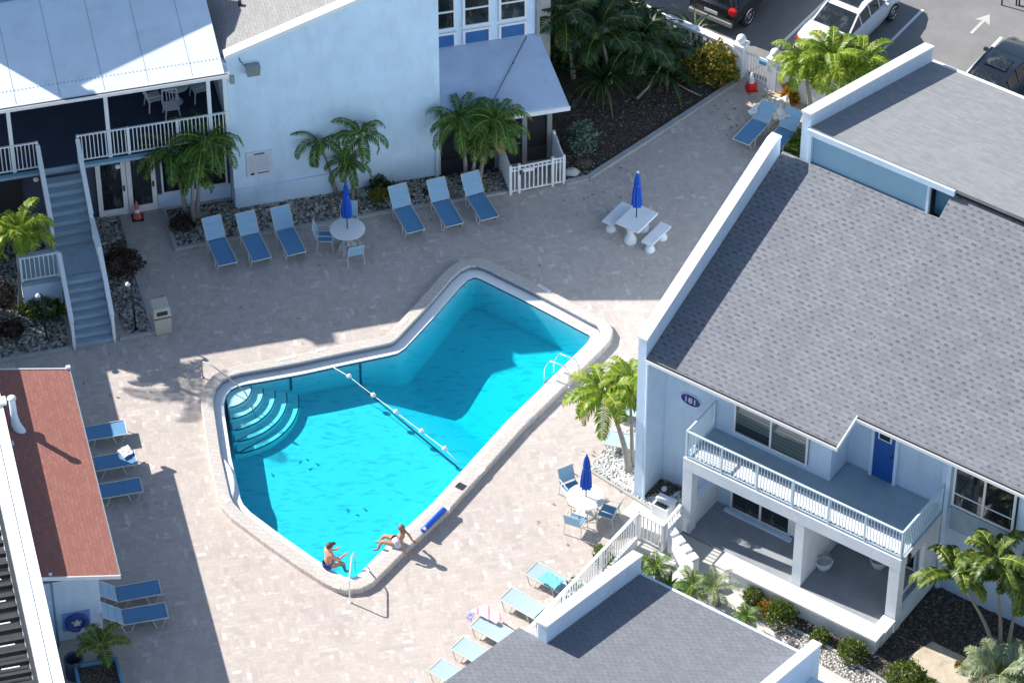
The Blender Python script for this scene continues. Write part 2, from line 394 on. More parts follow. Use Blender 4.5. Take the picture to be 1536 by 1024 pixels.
# water: caustic light put into the surface tint, over an absorbing body
t = NT('pool water')
v = t.co(0); dis = t.n('ShaderNodeTexNoise'); t.l(v, dis.inputs['Vector']); dis.inputs['Scale'].default_value = .9; dis.inputs['Detail'].default_value = 3
vv = t.n('ShaderNodeVectorMath'); vv.operation = 'MULTIPLY_ADD'; t.l(dis.outputs['Color'], vv.inputs[0]); vv.inputs[1].default_value = (.8, .8, 0); t.l(v, vv.inputs[2])
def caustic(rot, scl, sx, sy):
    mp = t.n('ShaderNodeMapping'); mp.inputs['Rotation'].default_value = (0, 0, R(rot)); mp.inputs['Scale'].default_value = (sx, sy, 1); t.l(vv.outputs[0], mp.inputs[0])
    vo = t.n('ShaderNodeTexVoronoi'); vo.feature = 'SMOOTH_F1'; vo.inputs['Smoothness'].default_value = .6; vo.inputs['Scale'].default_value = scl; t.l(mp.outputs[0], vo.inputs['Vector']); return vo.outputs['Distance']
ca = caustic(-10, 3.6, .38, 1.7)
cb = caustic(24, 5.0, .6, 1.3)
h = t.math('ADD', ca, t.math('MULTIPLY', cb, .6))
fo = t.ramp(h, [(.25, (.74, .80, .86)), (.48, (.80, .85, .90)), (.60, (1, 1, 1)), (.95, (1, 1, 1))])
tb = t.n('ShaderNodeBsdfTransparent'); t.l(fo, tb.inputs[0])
gb = t.n('ShaderNodeBsdfGlossy'); gb.inputs['Roughness'].default_value = .08
wn = t.noise(v, 3.0, 4); bn = t.bump(t.math('ADD', wn, h), .25, .06); t.l(bn, gb.inputs['Normal'])
fr = t.n('ShaderNodeLayerWeight'); fr.inputs[0].default_value = .5; t.l(bn, fr.inputs['Normal'])
mx = t.n('ShaderNodeMixShader'); t.l(t.math('ADD', .02, t.math('MULTIPLY', t.math('POWER', fr.outputs['Facing'], 5), .9)), mx.inputs[0]); t.l(tb.outputs[0], mx.inputs[1]); t.l(gb.outputs[0], mx.inputs[2]); t.l(mx.outputs[0], t.out.inputs[0])
va = t.n('ShaderNodeVolumeAbsorption'); va.inputs['Color'].default_value = (.0, .945, .975, 1); va.inputs['Density'].default_value = 1.0
t.l(va.outputs[0], t.out.inputs['Volume']); M['water'] = t.m

# ------------------------------------------------------------------ world and sun
SUN_EL = 35.5; SUN_AZ = -30.5       # azimuth of the direction in which shadows fall, from +x
w = bpy.data.worlds.new('World'); scene.world = w; w.use_nodes = True
nt = w.node_tree; nt.nodes.clear()
sky = nt.nodes.new('ShaderNodeTexSky'); sky.sky_type = 'NISHITA'; sky.sun_disc = False
sky.sun_elevation = R(SUN_EL); sky.sun_rotation = R(90 - (180 + SUN_AZ)) ; sky.air_density = 1.0; sky.dust_density = .6; sky.ozone_density = 1.5
bg = nt.nodes.new('ShaderNodeBackground'); bg.inputs[1].default_value = .088
wo = nt.nodes.new('ShaderNodeOutputWorld'); nt.links.new(sky.outputs[0], bg.inputs[0]); nt.links.new(bg.outputs[0], wo.inputs[0])
sl = bpy.data.lights.new('sun', 'SUN'); sl.energy = 4.4; sl.angle = R(.5); sl.color = (1, .955, .89)
so = bpy.data.objects.new('sun', sl); COL.objects.link(so)
ldir = Vector((math.cos(R(SUN_EL)) * math.cos(R(SUN_AZ)), math.cos(R(SUN_EL)) * math.sin(R(SUN_AZ)), -math.sin(R(SUN_EL))))
so.rotation_euler = ldir.to_track_quat('-Z', 'Y').to_euler(); so.location = (-60, 40, 60)
SHV = Vector((ldir.x / -ldir.z, ldir.y / -ldir.z, 0))     # shadow offset on the ground per metre of height
vs = scene.view_settings; vs.view_transform = 'Standard'; vs.look = 'None'; vs.gamma = 1; vs.exposure = .93; vs.use_curve_mapping = False
scene.render.engine = 'CYCLES'; scene.cycles.max_bounces = 8; scene.cycles.transparent_max_bounces = 16
# ================================================================== POOL OUTLINES (real places, metres)
def pts(lst, z): return [at(x, y, z) for x, y in lst]
def area(p): return sum(p[i].x * p[(i + 1) % len(p)].y - p[(i + 1) % len(p)].x * p[i].y for i in range(len(p))) / 2
def smooth_loop(p, k=4, it=1):
    n = len(p); out = []
    for i in range(n):
        a, b, c, d = p[i - 1], p[i], p[(i + 1) % n], p[(i + 2) % n]
        m = max(1, min(k, int((c - b).length / .25)))
        for j in range(m):
            q = j / m
            out.append(.5 * ((2 * b) + (c - a) * q + (2 * a - 5 * b + 4 * c - d) * q * q + (3 * b - a - 3 * c + d) * q ** 3))
    return out
def offset(p, d):
    """positive = outwards for a counter-clockwise loop"""
    n = len(p); out = []
    for i in range(n):
        e1 = (p[i] - p[i - 1]); e2 = (p[(i + 1) % n] - p[i]); e1.z = e2.z = 0; e1.normalize(); e2.normalize()
        n1 = Vector((e1.y, -e1.x, 0)); n2 = Vector((e2.y, -e2.x, 0)); m = n1 + n2
        if m.length < .2: m = n1
        m.normalize(); c = max(.5, m.dot(n1)); out.append(p[i] + m * d / c)
    return out
IN = pts([(321, 612), (320, 597), (324, 582), (334, 570), (348, 563), (362, 559), (416, 549.5), (449, 543.5), (520, 528), (578, 516), (588, 513.5), (596, 508), (640, 461), (678, 417), (691, 405),
          (704, 399), (716, 398), (728, 402), (797, 436), (845, 461), (884, 482), (896, 488), (901, 496), (899, 505), (890, 515), (771, 631), (661, 753), (597, 812), (556, 853), (546, 863), (535, 868.5), (521, 870), (509, 867),
          (497, 861), (461, 838), (411, 803), (363, 767), (350, 753), (345, 742), (331, 680)], .2)
if area(IN) < 0: IN.reverse()
COPE_OUT = offset(IN, .38); WATER_OUT = offset(IN, -.30)
Z_W = -.045

# ================================================================== SETTING
def sheet(name, outer, mat, z, holes=(), kind='structure'):
    outer = [Vector((p[0], p[1], 0)) for p in outer]
    o = MB().poly(outer, holes, z).build(name, mat); return tag(o, kind=kind)
hole = offset(IN, .30)
big = [Vector((-400, -400, 0)), Vector((400, -400, 0)), Vector((400, 500, 0)), Vector((-400, 500, 0))]
sheet('ground', big, M['concrete'], -.012, [hole])
deck = [FR.w(-34, -30), FR.w(.95, -30), FR.w(.95, -1.40), FR.w(-.05, -1.0), FR.w(-.05, 18.55), FR.w(-34, 18.55)]
sheet('pool_deck', deck, M['paver'], 0, [hole])
walk = [FR.w(.95, -30), FR.w(30, -30), FR.w(30, 1.5), FR.w(-.05, 1.5), FR.w(-.05, -1.0), FR.w(.95, -1.40)]
sheet('walkway', walk, M['walk'], -.004)
lot = [FR.w(-60, 18.9), FR.w(60, 18.9), FR.w(60, 80), FR.w(-60, 80)]
sheet('parking_lot', lot, M['asphalt'], -.004)
for (a, b) in (((-5.0, 20.2), (-5.0, 25.4)), ((-2.02, 19.6), (-2.02, 25.6)), ((-8.0, 20.4), (-8.0, 25.4)), ((-11.0, 20.4), (-11.0, 25.4)), ((1.0, 19.6), (1.0, 25.6)), ((4.0, 19.6), (4.0, 25.6))):
    o = sheet('parking_line', [FR.w(a[0] - .055, a[1]), FR.w(a[0] + .055, a[1]), FR.w(b[0] + .055, b[1]), FR.w(b[0] - .055, b[1])], M['white_flat'], .002)
mk = MB(); a = at(1472, 35); ar = [(-.06, -.7), (.06, -.7), (.06, .15), (.3, .05), (0, .6), (-.3, .05), (-.06, .15)]
ar = [Vector((a.x + x * math.cos(R(-35)) - y * math.sin(R(-35)), a.y + x * math.sin(R(-35)) + y * math.cos(R(-35)), 0)) for x, y in ar]
sheet('parking_arrow', ar, M['concrete'], .003)

def bed(name, lst, mat, z=.012, kind='structure'):
    p = [at(x, y) if not isinstance(x, str) else None for x, y in lst]
    if area(p) < 0: p.reverse()
    return sheet(name, p, mat, z, kind=kind)
bed('gravel_bed', [(145, 328), (182, 326), (192, 361), (206, 419), (229, 496), (190, 503), (150, 400)], M['pebble'])
bed('gravel_bed', [(-160, 566), (104, 522), (80, 395), (50, 330), (-200, 350)], M['pebble'])
bed('gravel_bed', [(246, 316), (264, 374), (320, 363), (450, 342), (600, 316), (762, 289), (750, 250), (350, 300)], M['pebble'])
bed('garden_bed', [(848, 276), (884, 267), (900, 256), (1000, 192), (1104, 124), (1095, 108), (960, 28), (790, -90), (790, 120), (836, 236)], M['mulch'])
bed('gravel_bed', [(850, 272), (880, 262), (898, 250), (870, 225), (838, 232)], M['pebble'], .016)
bed('gravel_bed', [(882, 704), (925, 650), (962, 640), (985, 714), (1024, 729), (1026, 792), (1004, 778)], M['pebble_w'], .012)
bed('rock_bed', [(984, 716), (1022, 731), (1022, 752), (985, 739), (962, 750)], M['rockbed'], .018)
bed('mulch_bed', [(1112, 872), (1135, 876), (1215, 915), (1308, 962), (1345, 912), (1385, 860), (1700, 900), (1700, 1200), (1420, 1080), (1240, 968), (1118, 905)], M['rockbed'], .010)
bed('sandy_patch', [(1362, 985), (1398, 962), (1486, 1004), (1500, 1060), (1420, 1040)], M['sand'], .020)
bed('sandy_patch', [(1150, 120), (1225, 160), (1230, 215), (1188, 205), (1150, 170)], M['sand'], .012)
# white gravel strip beside the walkway
bed('gravel_strip', [(1108, 905), (1118, 905), (1240, 966), (1420, 1078), (1410, 1100), (1200, 978)], M['pebble_w'], .006)

def kerb(label, pl, w_=.13, h=.10, closed=False):
    mb = MB(); P = [at(x, y) for x, y in pl]
    for i in range(len(P) - 1):
        a, b = P[i], P[i + 1]; d = (b - a); L = d.length; d.normalize(); n = Vector((-d.y, d.x, 0)) * w_ / 2
        a2 = a - d * (.001 if i == 0 else w_ * .3); b2 = b - d * (w_ * .3 + .003) if i < len(P) - 2 else b
        mb.hexa([(a2 + n), (a2 - n), (b2 - n), (b2 + n)] + [q + Vector((0, 0, h)) for q in (a2 + n, a2 - n, b2 - n, b2 + n)])
    o = mb.build('kerb', M['kerb'], bevel=.012); return tag(o, label, 'kerb', 'low concrete kerbs edging the planting beds')
kerb('concrete kerb along the foot of the pebble bed left of the blue stairs', [(-140, 566), (104, 524)])
kerb('concrete kerb round the pebble strip with the dark red bush, beside the trash can', [(182, 326), (192, 361), (206, 419), (232, 500), (180, 509)])
kerb('long concrete kerb in front of the pebble bed behind the back row of loungers', [(246, 316), (264, 375), (320, 364), (450, 342), (600, 316), (762, 289)])
kerb('curving concrete kerb along the shaded mulch bed by the white gate', [(848, 277), (884, 268), (900, 257), (1000, 193), (1105, 124)], .2, .12)
kerb('thin concrete kerb between the white pebbles and the sunny table', [(882, 704), (1004, 780)], .09, .06)
kerb('pale kerb between the walkway gravel and the row of clipped bushes', [(1112, 906), (1238, 968), (1420, 1080)], .09, .07)

# loose pebbles that nobody could count
def pebbles(poly_px, n, r0, r1, mats, seed, keep=None):
    rnd = random.Random(seed); P = [at(x, y) for x, y in poly_px]
    x0, x1 = min(p.x for p in P), max(p.x for p in P); y0, y1 = min(p.y for p in P), max(p.y for p in P)
    def inside(x, y):
        c = False
        for i in range(len(P)):
            a, b = P[i - 1], P[i]
            if (a.y > y) != (b.y > y) and x < (b.x - a.x) * (y - a.y) / (b.y - a.y) + a.x: c = not c
        return c
    mb = MB(); k = 0; tries = 0
    while k < n and tries < n * 20:
        tries += 1; x = rnd.uniform(x0, x1); y = rnd.uniform(y0, y1)
        if not inside(x, y): continue
        r = rnd.uniform(r0, r1); a = rnd.uniform(0, 3.14); ca_, sa_ = math.cos(a), math.sin(a); e = rnd.uniform(.6, 1)
        mb.cur = rnd.randrange(len(mats)); vs = []
        for (px, py, pz) in ((1, 0, 0), (.5, .8, 0), (-.5, .8, 0), (-1, 0, 0), (-.5, -.8, 0), (.5, -.8, 0), (.45, .3, .55), (-.4, .4, .5), (-.3, -.4, .6), (.4, -.35, .5)):
            X = px * r; Y = py * r * e; vs.append((x + X * ca_ - Y * sa_, y + X * sa_ + Y * ca_, .015 + pz * r))
        mb.add(vs, [(0, 1, 6), (1, 7, 6), (1, 2, 7), (2, 3, 7), (3, 8, 7), (3, 4, 8), (4, 5, 8), (5, 9, 8), (5, 0, 9), (0, 6, 9), (6, 7, 8, 9)]); k += 1
    o = mb.build('pebbles', mats, smooth=True); return tag(o, kind='stuff')
PS = [plain('pebble dark', (.16, .155, .14), .8, .2, 12, .2), plain('pebble mid', (.34, .33, .30), .8, .2, 12, .2), plain('pebble light', (.54, .52, .47), .8, .15, 12, .2), plain('pebble tan', (.36, .29, .21), .8, .2, 12, .2)]
pebbles([(145, 328), (182, 326), (192, 361), (206, 419), (229, 496), (190, 503), (150, 400)], 1100, .04, .085, PS, 1)
pebbles([(-10, 540), (104, 519), (80, 395), (-10, 420)], 1300, .04, .085, PS, 2)
pebbles([(250, 325), (267, 370), (320, 359), (450, 338), (600, 312), (760, 285), (750, 258), (350, 300)], 3200, .04, .08, PS, 3)
pebbles([(886, 703), (925, 652), (955, 650), (957, 745), (1000, 745), (1020, 735), (1024, 785), (1004, 774)], 900, .03, .06, [PS[2], M['white']], 4)
pebbles([(1320, 950), (1350, 905), (1385, 865), (1600, 900), (1600, 1100), (1505, 1060), (1490, 1000), (1398, 958), (1362, 980), (1240, 962), (1118, 900), (1110, 878), (1300, 972)], 1100, .03, .075, [PS[0], M['mulch'], M['rockbed'], M['mulch']], 5)
pebbles([(850, 272), (880, 260), (1100, 122), (960, 40), (860, 120), (838, 232)], 1500, .025, .07, [M['mulch'], M['mulch'], M['mulch'], PS[0]], 6)

# ================================================================== POOL
pool = thing('swimming_pool', 'turquoise boomerang shaped swimming pool with pale block coping in the middle of the deck', 'swimming pool', (0, 0, 0))
def ring(a, za, b, zb, mb):
    n = len(a)
    for i in range(n):
        j = (i + 1) % n
        mb.quad((a[i].x, a[i].y, za), (a[j].x, a[j].y, za), (b[j].x, b[j].y, zb), (b[i].x, b[i].y, zb))
INs = IN; CO = COPE_OUT; WO = WATER_OUT
mb = MB(); o1 = offset(IN, .35); i1 = offset(IN, .02)
ring(CO, -.05, CO, .185, mb); ring(CO, .185, o1, .20, mb); ring(o1, .20, i1, .20, mb); ring(i1, .20, IN, .185, mb); ring(IN, .185, IN, .14, mb)
mb.build('coping', M['coping'], pool)
mb = MB(); ring(offset(IN, .012), .142, offset(IN, .012), .0, mb); mb.build('waterline_wall', plain('shaded pool wall', (.17, .19, .25), .7, .1, 4, .2), pool)  # dark grey-blue puts the shade of this inner wall into its colour
mb = MB(); ring(offset(IN, .013), .0, WO, -.012, mb); ring(WO, -.012, offset(IN, -.31), -.03, mb); mb.build('gutter_ledge', M['gutter'], pool)
W2 = offset(IN, -.305)
mb = MB(); ring(W2, -.03, W2, -.10, mb); mb.build('tile_band', M['tileline'], pool)
BR0 = at(545, 583, -.95); BR1 = at(690, 705, -.95); BRD = (BR1 - BR0); BRD.z = 0; BRD.normalize(); BRN = Vector((-BRD.y, BRD.x, 0))
def zfloor(x, y):
    d = (Vector((x, y, 0)) - BR0).dot(BRN)
    return -.95 if d < 0 else -.95 - .42 * d if d < 1.75 else -1.685 + .10 * min(d - 1.75, 4)
def floor_at(px, py):
    z = -.95
    for _ in range(30): q = at(px, py, z); z = .5 * z + .5 * zfloor(q.x, q.y)
    return at(px, py, z)
def floor_poly(loop, dz, up=True):
    m0 = MB().poly([Vector((p.x, p.y, 0)) for p in loop]); bm = bmesh.new(); vs_ = [bm.verts.new(v) for v in m0.v]
    for f in m0.f: bm.faces.new([vs_[i] for i in f])
    for k in (0, 1.75): bmesh.ops.bisect_plane(bm, geom=bm.verts[:] + bm.edges[:] + bm.faces[:], plane_co=BR0 + BRN * k, plane_no=BRN, dist=1e-5)
    bm.verts.index_update(); V_ = [(v.co.x, v.co.y, zfloor(v.co.x, v.co.y) + dz) for v in bm.verts]; F_ = [[v.index for v in f.verts] for f in bm.faces]; bm.free()
    return V_, F_ if up else [f[::-1] for f in F_]
def refine(loop):
    out = []
    for i in range(len(loop)):
        a, b = loop[i], loop[(i + 1) % len(loop)]; out.append(a); cuts = []
        for k in (0, 1.75):
            da = (a - BR0).dot(BRN) - k; db = (b - BR0).dot(BRN) - k
            if da * db < 0: cuts.append(da / (da - db))
        out += [a.lerp(b, c) for c in sorted(cuts)]
    return out
W3 = refine(offset(IN, -.302))
mb = MB(); n = len(W3)
for i in range(n):
    j = (i + 1) % n; a, b = W3[i], W3[j]
    mb.quad((a.x, a.y, -.10), (b.x, b.y, -.10), (b.x, b.y, zfloor(b.x, b.y)), (a.x, a.y, zfloor(a.x, a.y)))
mb.add(*floor_poly(W3, 0)); mb.build('basin', M['plaster'], pool)
# water: a closed body standing in the basin
W4 = refine(offset(IN, -.3005)); mb = MB(); n = len(W4)
lo = [Vector((p.x, p.y, zfloor(p.x, p.y) - .05)) for p in W4]
mb.poly([Vector((p.x, p.y, Z_W)) for p in W4]); mb.add(*floor_poly(W4, -.05, False))
for i in range(n):
    j = (i + 1) % n; mb.quad((W4[i].x, W4[i].y, Z_W), tuple(lo[i]), tuple(lo[j]), (W4[j].x, W4[j].y, Z_W))
bm = bmesh.new(); me = bpy.data.meshes.new('water'); me.from_pydata(mb.v, [], mb.f); bm.from_mesh(me); bmesh.ops.remove_doubles(bm, verts=bm.verts, dist=1e-4); bmesh.ops.recalc_face_normals(bm, faces=bm.faces); bm.to_mesh(me); bm.free()
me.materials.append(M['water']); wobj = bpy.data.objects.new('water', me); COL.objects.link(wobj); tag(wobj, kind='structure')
# entry steps: quarter rounds in the left corner
cc = lat(FL, 337, 580, 0)
for k in range(5):
    ru = .82 + k * .36; rv = .80 + k * .36; zt = -.13 - k * .15
    def arc(e, z, a0=-12, a1=-92, n_=16):
        return [FL.w(cc.x + (ru + e) * math.cos(R(a0 + (a1 - a0) * i / n_)), cc.y + (rv + e) * math.sin(R(a0 + (a1 - a0) * i / n_)), z) for i in range(n_ + 1)]
    def full(e, z):
        return [FL.w(cc.x, cc.y, z), FL.w(cc.x + .0, cc.y, z)] and ([FL.w(cc.x - .0, cc.y + .0, z)] + [FL.w(cc.x + (ru + e), cc.y + .05, z)] + arc(e, z, 0, -94)[1:] + [FL.w(cc.x - .05, cc.y - rv - e, z)])
    pl = full(0, zt)
    if area(pl) < 0: pl.reverse()
    mb = MB(); mb.slab([tuple(p) for p in pl], .75 + k * .0 - (k * .12)); st = mb.build('pool_step', M['step_plaster'], pool)
    A = arc(-.028, zt + .004, -3, -90); B = arc(.004, zt + .004, -3, -90); mb = MB()
    for i in range(len(A) - 1): mb.quad(tuple(A[i]), tuple(B[i]), tuple(B[i + 1]), tuple(A[i + 1]))
    A2 = arc(.004, zt + .004, -3, -90); B2 = arc(.004, zt - .03, -3, -90)
    for i in range(len(A) - 1): mb.quad(tuple(A2[i]), tuple(B2[i]), tuple(B2[i + 1]), tuple(A2[i + 1]))
    mb.build('step_edge', M['tileline'], st)
# dark tile stripe across the floor and up the wall
def strip(a, b, wd, zf):
    d = (b - a); d.z = 0; d.normalize(); nn = Vector((-d.y, d.x, 0)) * wd / 2; mb = MB(); N = 24
    for i in range(N):
        p = a.lerp(b, i / N); q = a.lerp(b, (i + 1) / N)
        mb.quad(*[(r_.x, r_.y, zf(r_.x, r_.y)) for r_ in (p - nn, q - nn, q + nn, p + nn)])
    return mb
s0 = floor_at(556, 592); s1 = floor_at(688, 702)
strip(s0, s1, .075, lambda x, y: zfloor(x, y) + .006).build('tile_stripe', M['tileline'], pool)
a = at(540, 543, -.05); mb = MB(); d0 = Vector((math.cos(R(19.6)), math.sin(R(19.6)), 0)); nin = Vector((d0.y, -d0.x, 0)) * .012
zz = zfloor(a.x, a.y) + .01; mb.quad(tuple(a + nin - d0 * .035), tuple(a + nin + d0 * .035), (a.x + nin.x + d0.x * .035, a.y + nin.y + d0.y * .035, zz), (a.x + nin.x - d0.x * .035, a.y + nin.y - d0.y * .035, zz))
mb.build('tile_stripe', M['tileline'], pool)
strip(Vector((a.x + nin.x, a.y + nin.y, 0)), s0, .075, lambda x, y: zfloor(x, y) + .006).build('tile_stripe', M['tileline'], pool)
a = at(435.5, 565, -.05); mb = MB(); z1 = -.62
mb.quad(tuple(a + nin - d0 * .04), tuple(a + nin + d0 * .04), (a.x + nin.x + d0.x * .04, a.y + nin.y + d0.y * .04, z1), (a.x + nin.x - d0.x * .04, a.y + nin.y - d0.y * .04, z1))
mb.build('tile_stripe', M['tileline'], pool)
# small dark marks on the floor
for i, (x, y, l_, an) in enumerate([(450, 693, .16, 60), (461, 689, .14, -35), (476, 696, .2, -40), (465, 704, .12, 80), (522, 765, .2, -60), (548, 764, .2, -40), (536, 772, .14, -10), (409, 712, .18, -50), (800, 464, .2, -25), (806, 466, .1, 30), (694, 527, .06, 0)]):
    p = floor_at(x, y); z = p.z + .008; d = Vector((math.cos(R(an)), math.sin(R(an)), 0)); e = Vector((-d.y, d.x, 0)); mb = MB()
    q = [p - d * l_ / 2, p + e * .035, p + d * l_ / 2 + e * .05, p + e * .0]
    q = [p - d * l_ / 2, p - d * l_ * .1 - e * .03, p + d * l_ / 2 - e * .05, p + d * l_ * .35 + e * .02, p + d * 0 + e * .03]
    if area(q) < 0: q.reverse()
    mb.slab([(k_.x, k_.y, z) for k_ in q], .006); mb.build('floor_mark', M['mark'], pool)
# coping insets
def plate(name, px, py, lu, lv, deg, z, mat, parent, th=.02, bev=0):
    p = at(px, py, z); return MB().box(-lu / 2, lu / 2, -lv / 2, lv / 2, 0, th).build(name, mat, parent, loc=p, rz=R(deg), bevel=bev)
plate('skimmer_lid', 691, 729, .24, .28, 55, .202, M['trim_dark'], pool, .012)
for (x, y, lu, lv, dg) in ((482, 524.5, .32, .12, 19), (430, 537.5, .62, .10, 19), (606, 482, .32, .13, 60), (816, 432.5, .50, .12, -41), (338, 748, .34, .14, -47), (790, 627, .28, .12, 55), (721, 707, .28, .13, 55), (505, 880, .2, .1, -20)):
    pl_ = plate('depth_marker', x, y, lu, lv, dg, .202, M['white_flat'], pool, .01)
    mb = MB(); nn_ = int(lu / .07)
    for q in range(nn_):
        xx = -lu / 2 + .04 + q * (lu - .06) / max(1, nn_); hh = lv * (.22 + .1 * ((q * 7) % 3))
        mb.box(xx, xx + .018, -hh, hh, .010, .013)
    mb.build('marking', M['grey_metal'], pl_)
mb = MB(); E0 = [(331, 682), (338, 689), (346, 700), (350.5, 712), (352, 722), (352, 735), (349, 746), (344, 742), (340, 728), (336, 705)]
pe = [at(x, y, .12) for x, y in E0]
if area(pe) < 0: pe.reverse()
mb.slab([tuple(p) for p in pe], .11); mb.build('curved_lip', M['white_flat'], pool, bevel=.04)

# rails of the pool
def rail_path(ps, r_=.022): 
    P = [Vector(p) for p in ps]; out = [P[0]]
    for i in range(1, len(P) - 1):
        a, b, c = P[i - 1], P[i], P[i + 1]; k = min(.12, (b - a).length * .4, (c - b).length * .4)
        s_ = b + (a - b).normalized() * k; e_ = b + (c - b).normalized() * k
        for j in range(5):
            q = j / 4; out.append(s_ * (1 - q) ** 2 + b * 2 * q * (1 - q) + e_ * q * q)
    return MB().tube(out + [P[-1]], r_, 10)
U = Vector((FR.c, FR.s, 0)); V = Vector((-FR.s, FR.c, 0)); Zv = Vector((0, 0, 1))
lad = thing('pool_ladder', 'stainless steel ladder with two looped rails on the right edge of the pool', 'pool ladder', at(860, 577, .2))
for (x, y) in ((853.5, 581, ), (868, 570)):
    b = at(x, y, .2) - lad.location
    o = rail_path([b, b + Zv * .62, b + Zv * .80 - U * .14, b + Zv * .72 - U * .75, b + Zv * .3 - U * .93, b - Zv * .9 - U * .95]).build('rail', M['steel'], lad, smooth=40)
    MB().lathe([(.05, 0), (.05, .015), (.024, .02)], tuple(b), 12).build('flange', M['steel'], o)
for k in range(3):
    b = at(853.5, 581, .2) - lad.location - U * .95 - Zv * (.35 + k * .24); c = at(868, 570, .2) - lad.location - U * .95 - Zv * (.35 + k * .24)
    MB().bar(b, c, .07, .02).build('tread', M['steel'], lad)
hr = at(525, 903, 0); o = thing('handrail', 'white tubular pool handrail rising from the deck at the near corner of the pool', 'handrail', hr)
YD = Vector((.04, 1, 0))
r1 = rail_path([(0, 0, 0), (0, 0, .92), tuple(YD * 1.05 + Zv * .86), tuple(YD * 1.75 + Zv * .25), tuple(YD * 1.95 - Zv * .75)], .021).build('tube', M['plastic_w'], o, smooth=40)
MB().lathe([(.06, 0), (.06, .02), (.025, .03)], (0, 0, 0), 12).build('flange', M['plastic_w'], o)
b = at(304, 566, 0); o = thing('handrail', 'thin handrail reaching from the deck over the round entry steps', 'handrail', b); e = at(386, 628, -.5) - b
rail_path([(0, 0, 0), (0, 0, .70), tuple(e * .22 + Zv * .86), tuple(Vector((e.x * .8, e.y * .8, .40))), tuple(Vector((e.x, e.y, -.55)))], .02).build('tube', M['grey_metal'], o, smooth=40)
MB().lathe([(.05, 0), (.05, .02), (.025, .03)], (0, 0, 0), 12).build('flange', M['grey_metal'], o)
# float line
ro = thing('float_line', 'white rope with five round floats stretched over the pool', 'float line', at(598, 618, 0))
fl = [at(x, y, -.02) - ro.location for x, y in ((499, 550), (523.8, 564.6), (560, 593), (594, 618), (632.5, 647), (667, 673), (688, 694))]
MB().tube([tuple(p) for p in fl], .011, 6).build('rope', M['plastic_w'], ro, smooth=True)
for i in range(1, 6):
    MB().ball(tuple(fl[i] + Zv * .02), .085, 12, 8, (1, 1, .9)).build('float', M['plastic_w'], ro, smooth=True)
# blue foam roll on the coping
o = thing('foam_roll', 'long blue foam roll with white ends lying on the coping beside the bather', 'foam roll', at(650, 781, .2))
a = at(634, 796, .29) - o.location; b = at(667, 763, .29) - o.location
MB().tube([a, a.lerp(b, .02), a.lerp(b, .98), b], [.075, .09, .09, .075], 14).build('roll', plain('bright blue vinyl', (.005, .09, .55), .4, .1, 5, .05), o, smooth=50)
MB().ball(tuple(a.lerp(b, .06) + Vector((.03, -.03, .06))), .055).build('end_cap', M['plastic_w'], o, smooth=True)
MB().box(b.x - .02, b.x + .16, b.y - .08, b.y + .12, -.0, .12).build('end_block', M['plastic_w'], o, bevel=.02)
# ================================================================== LEFT WING: two-storey porch building (frame L)
def bld(fr, name, label, cat, group=None): return thing(name, label, cat, (fr.o.x, fr.o.y, 0), fr.a, group)
def rail_mb(a, b, z0, z1, sp=.125, post=.075, bal=.028, posts=1.9, top=.06, bot=True):
    """straight baluster rail between two points (local), may slope"""
    a = Vector(a); b = Vector(b); mb = MB(); d = b - a; L = math.hypot(d.x, d.y); zd = d.z
    up0 = Vector((0, 0, z0)); up1 = Vector((0, 0, z1))
    mb.bar(a + up1, b + up1, top, .045)
    if bot: mb.bar(a + up0 + Zv * .06, b + up0 + Zv * .06, .045, .035)
    n = max(1, int(L / sp))
    for i in range(1, n):
        p = a.lerp(b, i / n); mb.box(p.x - bal / 2, p.x + bal / 2, p.y - bal / 2, p.y + bal / 2, p.z + z0 + .07, p.z + z1 - .02)
    m = max(1, round(L / posts))
    for i in range(m + 1):
        p = a.lerp(b, i / m); q = post / 2; mb.box(p.x - q, p.x + q, p.y - q, p.y + q, p.z + z0 - .0, p.z + z1 + .035)
    return mb
A = bld(FL, 'porch_building', 'two-storey porch building with white sheet roof, upper walkway and blue stairs', 'building')
MB().box(-13, -.02, .69, 3.4, 0, 2.74).build('ground_wall', M['navy'], A)
MB().box(-2.40, -.02, .60, .688, 0, .55).build('low_wall', M['stucco'], A); MB().box(-4.42, -2.36, .62, .688, 2.42, 2.74).build('door_header', M['stucco'], A)
for (u0, u1) in ((-4.33, -3.37), (-3.35, -2.42)):
    d = MB(); f = .15
    d.box(u0, u0 + f, .60, .68, .0, 2.4); d.box(u1 - f, u1, .60, .68, .0, 2.4); d.box(u0 + f, u1 - f, .60, .68, .0, .26); d.box(u0 + f, u1 - f, .60, .68, 2.28, 2.4)
    d = d.build('glass_door', M['white_flat'], A)
    MB().box(u0 + f, u1 - f, .63, .65, .26, 2.28).build('pane', M['glass'], d)
    MB().box(u1 - .13, u1 - .07, .55, .60, 1.0, 1.2).build('handle', M['trim_dark'], d)
for (u0, u1) in ((-2.25, -1.2), (-1.12, -.1)):
    d = MB(); f = .06
    d.box(u0, u0 + f, .61, .68, .56, 2.4); d.box(u1 - f, u1, .61, .68, .56, 2.4); d.box(u0 + f, u1 - f, .61, .68, .56, .62); d.box(u0 + f, u1 - f, .61, .68, 2.34, 2.4)
    d = d.build('window', M['white_flat'], A); MB().box(u0 + f, u1 - f, .63, .65, .62, 2.34).build('pane', M['glass'], d)
d = MB().box(-7.6, -6.7, .62, .68, .02, 2.2).build('door', M['trim_dark'], A); MB().ball((-6.82, .58, 1.05), .045).build('handle', M['grey_metal'], d, smooth=True)
MB().box(-9.6, -8.0, .63, .68, .6, 2.2).build('window', M['glass'], A)
